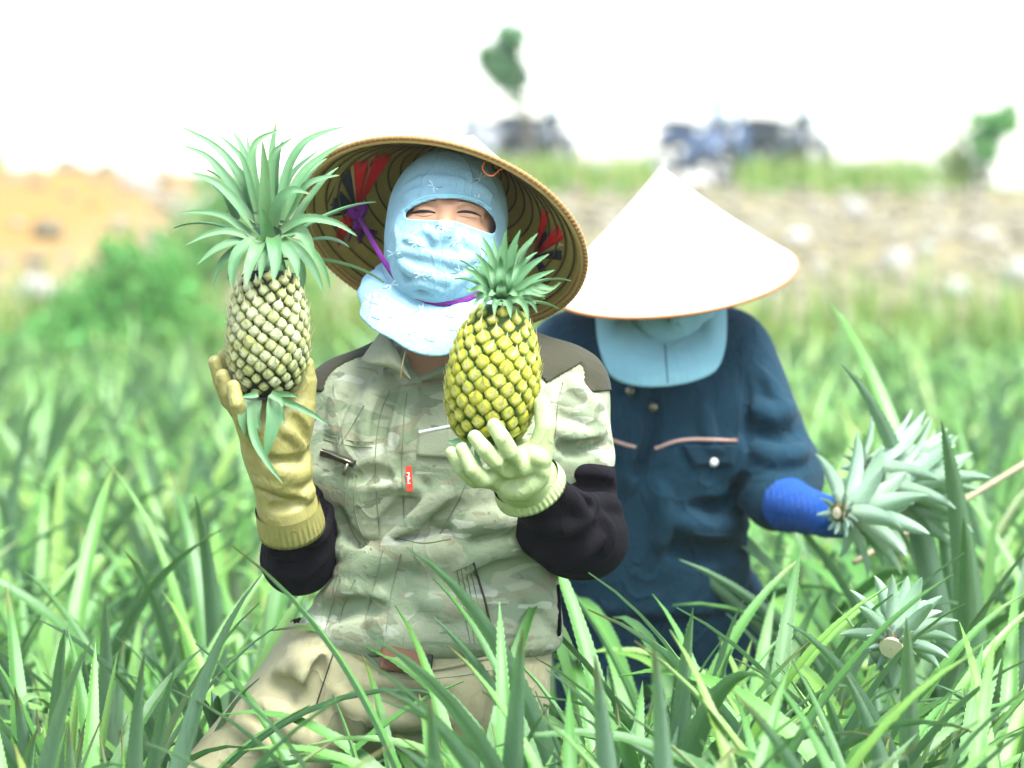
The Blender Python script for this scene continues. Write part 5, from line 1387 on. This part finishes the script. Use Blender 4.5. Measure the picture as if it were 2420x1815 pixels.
# ---------------------------------------------------------------- conical hats
def hat(center, axis, r, hgt, label, rim_mat, name='conical_hat', inner=True):
    R = basis(axis, (1, 0, 0)); t = empty(name, center, label, 'hat', 'conical hats')
    k = 96; m = 24; V = []; F = []; ha = []; ht = []
    for sheet in (0, 1):
        for i in range(m):
            f = i / (m - 1); rr = r * (1 - f) + .0015; zz = hgt * (f - .035 * math.sin(PI * f)) + (0 if sheet == 0 else -.0032)
            if sheet: rr = max(rr - .002, .0005)
            for j in range(k):
                a = 2 * PI * j / k; V.append((rr * math.cos(a), rr * math.sin(a), zz)); ha.append(abs(2 * j / k - 1)); ht.append(f)
    def shell(o, flip):
        fs = []
        for i in range(m - 1):
            for j in range(k):
                q = (o + i * k + j, o + i * k + (j + 1) % k, o + (i + 1) * k + (j + 1) % k, o + (i + 1) * k + j); fs.append(q[::-1] if flip else q)
        return fs
    V = np.array(V) @ R.T + center; at = {'ha': np.array(ha), 'ht': np.array(ht)}
    n0 = m * k
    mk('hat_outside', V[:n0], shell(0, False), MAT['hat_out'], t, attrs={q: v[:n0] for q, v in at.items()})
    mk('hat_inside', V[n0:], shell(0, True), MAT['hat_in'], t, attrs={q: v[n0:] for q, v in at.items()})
    def ring(rr, zz, tr_, mat, nm, kk=8):
        pts = [R @ A(rr * math.cos(a), rr * math.sin(a), zz) + center for a in np.linspace(0, 2 * PI, 72, endpoint=False)]
        return mk(nm, *tube_geo(pts, tr_, kk, True), MAT[mat], t)
    rm = ring(r + .0005, -.001, .0032, rim_mat, 'rim'); ring(r - .005, -.003, .0028, 'bamboo', 'rim_hoop')
    ring(r - .0095, .0005, .0022, 'bamboo', 'rim_hoop')
    # thread wound round the rim
    pts = []
    for a in np.linspace(0, 2 * PI, 900):
        b = a * 150; pts.append(R @ A((r - .001 + .006 * math.cos(b)) * math.cos(a), (r - .001 + .006 * math.cos(b)) * math.sin(a), -.001 + .0048 * math.sin(b)) + center)
    if inner:
        mk('rim_thread', *tube_geo(pts, .0006, 4), MAT['thread_tan'], rm)
        for i in range(1, 13):
            f = i / 14.0; ring(r * (1 - f) - .004, hgt * (f - .035 * math.sin(PI * f)) - .004, .0016, 'bamboo_dark', 'hoop', 5)
    return t, R
HA = unit((.23, .60, .76)); HC = P(1045, 555, 5.545)
h1, HRm = hat(HC, HA, .2125, .19, 'conical leaf hat tilted back on the front person, its underside showing', 'rim_brown')
# thread fans inside the hat, tied at two sides, with a purple knot and chin ribbon
def inside(px, py, lift=.006):
    """point on the inner face of the front hat on the sight line"""
    o = A(0, 0, CAMZ); d = unit(P(px, py, 5.) - o)
    best = None
    for s in np.arange(5.2, 5.95, .002):
        q = (o + d * s - HC) @ HRm; rr = math.hypot(q[0], q[1])
        if q[2] > -.002 and rr > .2125 * (1 - q[2] / .19) - lift: best = o + d * s; break
    return best if best is not None else P(px, py, 5.5)
def fan(apex, edge, n, mat, r=.0007, name='thread_fan'):
    e = catmull(np.array(edge, float), n) if len(edge) > 2 else np.linspace(edge[0], edge[1], n)
    gs_ = [tube_geo([apex, inside(x, y, .004)], r, 4) for x, y in e]
    mk(name, *join(gs_), MAT[mat], h1)
kn = inside(843, 497, .022)
fan(kn, [(838, 375), (860, 366), (872, 362)], 22, 'thread_red', .0012); fan(kn, [(895, 352), (920, 350), (938, 347)], 22, 'thread_red', .0012)
fan(kn, [(838, 372), (890, 360), (935, 350)], 12, 'thread_red', .0005); fan(kn, [(828, 380), (834, 378)], 6, 'thread_tan', .0008); fan(kn, [(880, 365), (890, 360)], 6, 'thread_tan', .0008)
fan(kn, [(800, 405), (815, 390), (822, 386)], 16, 'thread_navy', .0013); fan(kn, [(762, 500), (772, 470), (795, 440)], 16, 'thread_navy', .0012); fan(kn, [(768, 512), (785, 512)], 8, 'thread_navy', .0012)
fan(inside(765, 500, .006), [(795, 440), (803, 410)], 10, 'thread_navy', .0012)
fan(kn, [(780, 540), (795, 590), (812, 560)], 22, 'thread_red', .0014); fan(kn, [(785, 520), (795, 515)], 5, 'thread_tan', .0008)
fan(inside(797, 592, .004), [(780, 540), (815, 545)], 16, 'thread_red', .0010)
kr = inside(1262, 605, .02)
fan(kr, [(1288, 478), (1300, 490)], 18, 'thread_red', .0012); fan(inside(1290, 478, .005), [(1268, 560), (1280, 580)], 10, 'thread_red', .0012); fan(inside(1292, 480, .005), [(1315, 530), (1322, 545)], 16, 'thread_red', .0014)
fan(kr, [(1325, 525), (1337, 550), (1336, 560)], 22, 'thread_red', .0014); fan(kr, [(1296, 530), (1306, 545)], 12, 'thread_navy', .0012); fan(kr, [(1330, 565), (1342, 575)], 8, 'thread_tan', .0010)
fan(kr, [(1338, 590), (1340, 615)], 18, 'thread_navy', .0014); fan(kr, [(1300, 640), (1295, 690)], 16, 'thread_navy', .0016)
mk('loose_thread', *tube_geo(catmull([P(1150, 378, 5.40), P(1140, 395, 5.395), P(1150, 412, 5.39), P(1165, 415, 5.39), P(1180, 402, 5.40), P(1190, 398, 5.40)], 24), .0011, 5), MAT['thread_orange'], h1)
# purple knot: a coiled rosette with a loose tuft
pts = [kn + A(.013 * math.cos(a) * (1 - a / 40), -.004 + .004 * math.sin(a * .5), .013 * math.sin(a) * (1 - a / 40)) for a in np.linspace(0, 34, 120)]
kno = mk('knot', *tube_geo(pts, .0042, 7), MAT['purple_cloth'], h1)
tf_ = [tube_geo(catmull([kn + A(0, -.004, -.008), kn + A(x * .5, -.008, -.025), inside(843 + x * 1900, 560 + 15 * math.sin(x * 400), .01)], 8), .0012, 4) for x in np.linspace(-.010, .026, 34)]
mk('tuft', *join(tf_), MAT['purple_cloth'], kno)
def ribbon(ctrl, w_, th=.0012, n=40):
    path = catmull([P(*c) if len(c) == 3 else c for c in ctrl], n); T = np.gradient(path, axis=0); V = []; F = []
    for i in range(n):
        t_ = unit(T[i]); nn = unit(A(-.1, -1, .1) - t_ * (A(-.1, -1, .1) @ t_)); s = np.cross(t_, nn)
        for u, hh in ((-1, 0), (1, 0), (1, th), (-1, th)): V.append(path[i] + s * u * w_ / 2 + nn * hh)
    for i in range(n - 1):
        for j in range(4): F.append((i * 4 + j, i * 4 + (j + 1) % 4, i * 4 + 4 + (j + 1) % 4, i * 4 + 4 + j))
    return np.array(V), F
kp = PX(kn)
mk('chin_ribbon', *ribbon([(kp[0] + 6, kp[1] + 16, kn[1] - .008), (872, 555, 5.50), (900, 605, 5.455), (928, 648, 5.438), (958, 682, 5.420), (998, 708, 5.406), (1045, 718, 5.400), (1090, 713, 5.403), (1125, 697, 5.415), (1165, 665, 5.445), (1225, 630, 5.50), (1262, 606, kr[1])], .0072), MAT['purple_cloth'], h1)
# ---------------------------------------------------------------- the rear person, bent forward over the plants
pe2 = empty('person', (W2[0], 6.65, 0), 'person in navy jacket and teal hood bending under a white cone hat', 'person')
HC2 = P(1592, 655, 6.52); HA2 = unit((-.125, -.276, .953))
h2, HR2 = hat(HC2, HA2, .211, .195, 'white cone hat hiding the face of the bending person in navy', 'rim_orange', inner=False)
# head and neck inside the hat and hood
hc = P(1585, 690, 6.56)
def body2(p):
    d = ell(p, hc + A(0, 0, .02), (.075, .095, .10)); d = smin(d, ell(p, hc + A(0, -.05, -.05), (.055, .05, .06)), .03)
    for s in (-1, 1): d = smax(d, -ell(p, hc + A(s * .03, -.105, -.01), (.018, .014, .010)), .012)
    d = smin(d, cap(p, hc + A(0, -.085, -.01), hc + A(0, -.108, -.045), .008, .013), .01)
    return smin(d, cap(p, hc + A(0, .02, -.06), P(1580, 860, 6.66), .05, .055), .03)
b2V, b2F = sdf_geo(body2, hc - A(.13, .15, .25), hc + A(.13, .16, .15), .005)
mk('body', b2V, b2F, MAT['skin'], pe2)
def hood2(p):
    d = smin(ell(p, hc + A(0, 0, .02), (.086, .105, .105)), ell(p, hc + A(-.003, -.050, -.065), (.066, .064, .070)), .04)
    d = smin(d, body2(p) - .006, .015)
    return np.maximum(smin(d, cap(p, hc + A(0, .02, -.05), hc + A(0, .04, -.12), .075, .08), .03) + .001 * wob(p, 40, 3), -(body2(p) - .001))
h2o = mk('hood', *sdf_geo(hood2, hc - A(.15, .17, .22), hc + A(.15, .17, .15), .0045), MAT['teal_cloth'], pe2)
Yc = 6.40
hem2 = [(1412, 700, 6.60), (1408, 760, 6.52), (1418, 830, 6.44), (1445, 890, 6.41), (1500, 912, 6.395), (1570, 914, 6.39), (1640, 902, 6.395), (1692, 875, 6.42), (1714, 820, 6.46), (1718, 760, 6.53), (1714, 700, 6.60)]
top2 = [(1470, 660, 6.60), (1472, 700, 6.54), (1482, 740, 6.49), (1505, 775, 6.46), (1540, 800, 6.45), (1580, 806, 6.445), (1615, 795, 6.45), (1640, 770, 6.47), (1655, 735, 6.50), (1660, 700, 6.55), (1660, 660, 6.60)]
H3 = catmull([P(*h) for h in hem2], 56); T3 = catmull([P(*h) for h in top2], 56)
k = np.arange(56)
G3 = np.array([T3 * (1 - v) + H3 * v + A(0, -1, 0) * (.020 * math.sin(PI * v) + .004 * v * np.sin(k * .5 + 1)[:, None]) for v in np.linspace(0, 1, 18)]); nr, nc = G3.shape[:2]
Vc = np.vstack([G3.reshape(-1, 3), (G3 + A(0, .003, 0)).reshape(-1, 3)]); Fc = []
for i in range(nr - 1):
    for j in range(nc - 1):
        a = i * nc + j; q = (a, a + 1, a + nc + 1, a + nc); Fc += [q, tuple(nr * nc + m_ for m_ in q[::-1])]
for j in range(nc - 1):
    a = (nr - 1) * nc + j; Fc.append((a, a + 1, nr * nc + a + 1, nr * nc + a))
c2 = mk('hood_cape', Vc, Fc, MAT['teal_cloth'], h2o)
bvh_c2 = bvh_of(Vc, Fc)
mk('seam', *strip_on(bvh_c2, [(1572, 815), (1574, 850), (1578, 905)], 3, .001), MAT['navy_seam'], c2)
# jacket
T2 = Prof([(690, 1480, 1640, .06, 6.72), (740, 1370, 1720, .11, 6.69), (800, 1330, 1745, .14, 6.66), (900, 1315, 1760, .150, 6.64), (1050, 1310, 1762, .155, 6.64), (1180, 1310, 1765, .155, 6.66), (1300, 1300, 1778, .16, 6.69), (1400, 1295, 1785, .16, 6.71), (1460, 1300, 1780, .15, 6.71)], 6.6)
SR2, ER2 = P(1715, 850, 6.64), P(1842, 1125, 6.56)
def jk2_base(p):
    d = T2(p)
    d = smin(d, cap(p, SR2, ER2, .088, .072), .05)
    d = smin(d, cap(p, ER2, P(1838, 1175, 6.52), .068, .058), .03)
    d = smin(d, cap(p, P(1360, 850, 6.64), P(1290, 1150, 6.55), .088, .066), .05)
    return smax(d, -cap(p, P(1575, 690, 6.60), P(1575, 800, 6.56), .08, .06), .02)
J2F = Folds(jk2_base, [([(1480, 960), (1500, 1050), (1480, 1150)], .016, .008), ([(1545, 930), (1540, 1020), (1500, 1120)], .014, -.007), ([(1680, 1180), (1720, 1130), (1750, 1050)], .018, .009), ([(1640, 1200), (1700, 1190), (1760, 1130)], .014, -.007), ([(1660, 960), (1670, 1020), (1690, 1060)], .014, .006),
    ([(1770, 960), (1820, 980), (1870, 970)], .018, .009), ([(1780, 1020), (1830, 1040), (1890, 1020)], .014, -.007), ([(1790, 1060), (1850, 1080), (1905, 1065)], .018, .009), ([(1800, 880), (1830, 930), (1850, 990)], .014, .007), ([(1600, 1230), (1680, 1250), (1760, 1240)], .02, .009), ([(1560, 1290), (1650, 1310), (1760, 1300)], .018, -.008),
    ([(1755, 870), (1765, 960), (1770, 1060)], .010, -.007), ([(1420, 1000), (1430, 1100), (1420, 1200)], .016, .007), ([(1560, 1150), (1570, 1220), (1560, 1300)], .016, .007)], 6.2, 6.9, .75, 1.3)
def jk2(p): return J2F(p) + .002 * wob(p, 32, 31)
j2V, j2F = sdf_geo(jk2, A(P(1210, 0, 6.6)[0], 6.42, P(0, 1470, 6.6)[2]), A(P(1960, 0, 6.6)[0], 6.88, P(0, 680, 6.6)[2]), .0055)
j2 = mk('jacket', j2V, j2F, MAT['navy_cloth'], pe2)
bvh_2 = bvh_of(j2V, j2F)
def s2(pts, w_, m, th=.0012, name='seam'):
    g = strip_on(bvh_2, pts, w_, th, Y=6.5)
    if g: return mk(name, *g, MAT[m], j2)
s2([(1436, 1036), (1470, 1048), (1502, 1056)], 8, 'piping_cloth', .003, 'piping'); s2([(1550, 1060), (1600, 1042), (1660, 1038), (1744, 1042)], 8, 'piping_cloth', .003, 'piping')
s2([(1752, 800), (1752, 900), (1746, 1000), (1745, 1060)], 4, 'navy_seam'); s2([(1535, 940), (1525, 1020), (1500, 1120), (1470, 1220)], 5, 'navy_seam'); s2([(1555, 940), (1548, 1030), (1530, 1130)], 4, 'navy_seam'); s2([(1640, 1260), (1700, 1265), (1760, 1255)], 4, 'navy_seam')
g = patch_on(bvh_2, [(1612, 1052), (1742, 1052), (1735, 1098), (1640, 1098)], 14, 8, .006)
if g: mk('pocket_flap', *g, MAT['navy_cloth'], j2)
for (x, y) in ((1683, 1091), (1545, 962), (1490, 924)):
    a, n_ = hit(bvh_2, x, y); mk('button', *lathe_geo([(.0008, .010), (.005, .0098), (.0075, .008), (.008, .004), (.008, 0)], 16, basis(n_), a), MAT['button_white' if y > 1000 else 'zip_metal'], j2)
def col2(p): return np.maximum(cap(p, P(1500, 895, 6.47), P(1480, 930, 6.475), .022), 0)
# forearm, glove and hand round the bunch
FW = P(1955, 1222, 6.33)
def fore(p):
    d = chain(p, [P(1840, 1165, 6.54), P(1865, 1195, 6.47), FW], [.048, .043, .034], .01)
    return d + .0012 * wob(p, 45, 8) + .0006 * np.sin(p[:, 0] * 700)
fo = mk('sleeve', *sdf_geo(fore, A(P(1780, 0, 6.4)[0], 6.28, P(0, 1290, 6.4)[2]), A(P(2010, 0, 6.4)[0], 6.60, P(0, 1090, 6.5)[2]), .004), MAT['blue_knit'], pe2); fo['label'] = 'bright blue knitted sleeve'
def hand2(p):
    d = smin(cap(p, FW, P(1995, 1225, 6.32), .034, .030), cap(p, P(1990, 1220, 6.32), P(2025, 1205, 6.32), .028, .022), .02)
    for i, (x, y, Y) in enumerate(((2040, 1188, 6.30), (2046, 1208, 6.295), (2044, 1228, 6.295), (2034, 1246, 6.30))):
        d = smin(d, chain(p, [P(2015, y - 4, 6.325), P(x, y, Y), P(x - 4, y - 2, Y - .028), P(x - 22, y - 2, Y - .038)], [.011, .0105, .010, .009]), .006)
    d = smin(d, chain(p, [P(1985, 1195, 6.31), P(2000, 1172, 6.29), P(2022, 1165, 6.28)], [.014, .011, .010]), .01)
    return d
mk('glove', *sdf_geo(hand2, A(P(1930, 0, 6.3)[0], 6.22, P(0, 1290, 6.3)[2]), A(P(2075, 0, 6.3)[0], 6.38, P(0, 1140, 6.3)[2]), .003), MAT['blue_knit'], pe2)
def arm3(p): return chain(p, [P(1290, 1160, 6.58), P(1272, 1300, 6.60), P(1250, 1400, 6.60), P(1240, 1450, 6.60)], [.055, .042, .038, .03], .02)
mk('sleeve', *sdf_geo(arm3, A(P(1140, 0, 6.5)[0], 6.45, P(0, 1500, 6.5)[2]), A(P(1400, 0, 6.4)[0], 6.7, P(0, 1090, 6.5)[2]), .007), MAT['blue_knit'], pe2)
def hand3(p):
    w_ = P(1240, 1450, 6.60); d = smin(cap(p, w_ + A(0, 0, .02), w_ + A(0, -.01, -.06), .030, .034), cap(p, w_ + A(0, -.02, -.03), w_ + A(0, .02, -.07), .022, .026), .02)
    for i, (dy, L_) in enumerate(((-.036, .075), (-.012, .085), (.012, .08), (.034, .062))):
        b0 = w_ + A(0, dy - .008, -.075); d = smin(d, chain(p, [b0, b0 + A(.008, 0, -L_ * .5), b0 + A(.026, 0, -L_)], [.0115, .0105, .009]), .006)
    return smin(d, chain(p, [w_ + A(0, -.03, -.02), w_ + A(.012, -.055, -.05), w_ + A(.02, -.058, -.085)], [.015, .0125, .0105]), .01)
w3 = P(1240, 1450, 6.60)
mk('glove', *sdf_geo(hand3, w3 + A(-.06, -.11, -.20), w3 + A(.08, .09, .06), .0045), MAT['blue_knit'], pe2)
def trou2(p):
    d = chain(p, [P(1450, 1450, 6.72), P(1440, 1900, 6.70), P(1430, 2330, 6.74)], [.11, .085, .065])
    d = np.minimum(d, chain(p, [P(1660, 1450, 6.72), P(1680, 1900, 6.70), P(1690, 2330, 6.74)], [.11, .085, .065]))
    return smin(d, ell(p, P(1550, 1440, 6.72), (.17, .14, .10)), .06) + .002 * wob(p, 25, 6)
mk('trousers', *sdf_geo(trou2, A(P(1280, 0, 6.7)[0], 6.5, .05), A(P(1830, 0, 6.7)[0], 6.9, P(0, 1370, 6.7)[2]), .010), MAT['navy_cloth'], pe2)
for x in (1430, 1690):
    b_ = P(x, 2440, 6.74); b_[2] = .055
    def boot(p, b_=b_): return np.maximum(smin(cap(p, b_ + A(0, 0, .22), b_, .066, .052), cap(p, b_ + A(0, 0, -.005), b_ + A(0, -.15, -.01), .045, .04), .03), -p[:, 2] + .002)
    mk('boot', *sdf_geo(boot, b_ + A(-.1, -.25, -.06), b_ + A(.1, .1, .35), .010), MAT['boot_rubber'], pe2)

# ---------------------------------------------------------------- cut crowns: a bunch in the hand, one lying on a plant
def cut_crown(base, axis, n, L, W, seed, label, group, disc=.026, pale=False, el=(20, 80), xh=(1, 0, 0)):
    t = empty('planting_slip', base, label, 'slip', group); ax = unit(axis); R = basis(ax, xh)
    mk('cut_base', *lathe_geo([(.0008, -.003), (disc * .45, -.004), (disc * .5, -.002), (disc * .7, -.001), (disc * .78, .004), (disc * .7, .02), (disc * .5, .05), (.001, .06)], 20, R, base), MAT['dry_scale'], t)
    mk('cut_face', *lathe_geo([(.0008, -.0065), (disc * (.66 if pale else .38), -.0055), (disc * (.7 if pale else .42), -.002)], 16, R, base), MAT['cut_flesh'], t, smooth=False)
    radial_leaves(t, base + ax * .008, ax, n, L, W, SLIP, seed, el=el, hub=disc * .55, zlen=.05, droop=30, xh=xh)
    radial_leaves(t, base - ax * .003, ax, 26, .024, .011, [MAT['dry_scale'], MAT['crown_under']], seed + 9, el=(-50, 45), name='bract', hub=disc * .6, zlen=.012, droop=20, xh=xh)
    return t
cut_crown(P(1982, 1212, 6.20), (.72, .60, .06), 44, .112, .036, 61, 'cut pineapple crown at the front of the bunch, its brown cut end showing', 'cut crowns', .024, el=(12, 82))
cut_crown(P(2028, 1105, 6.30), (.85, .42, .06), 32, .135, .034, 62, 'cut pineapple crown at the top of the bunch, leaves pointing right', 'cut crowns', .020, el=(34, 84))
cut_crown(P(2060, 1200, 6.34), (.86, .45, .10), 30, .14, .033, 63, 'cut pineapple crown at the right of the bunch, hiding behind the front one', 'cut crowns', .020, el=(36, 84))
cut_crown(P(2108, 1528, 5.56), (.30, .80, .50), 32, .075, .026, 64, 'cut pineapple crown lying among leaves with a white cut face', 'cut crowns', .027, True, el=(-5, 75))
cut_crown(P(2075, 1150, 6.27), (.88, .40, .14), 26, .135, .034, 65, 'cut pineapple crown in the middle of the bunch, between the others', 'cut crowns', .018, el=(36, 84))
# the stick running down into the plants
a, b = P(2440, 1085, 6.75), P(2095, 1285, 6.60); e_ = b + (b - a) * .22
st_ = mk('stick', *tube_geo(catmull([a + (a - b) * 1.2, a + (a - b) * .4 + A(0, 0, .004), a, (a + b) / 2 + A(0, 0, -.002), b, e_], 24), np.linspace(.0065, .005, 24), 10), MAT['wood_stick'], origin=b)
tag(st_, 'thin tan bamboo stick slanting from the right edge behind the bunch', 'stick')
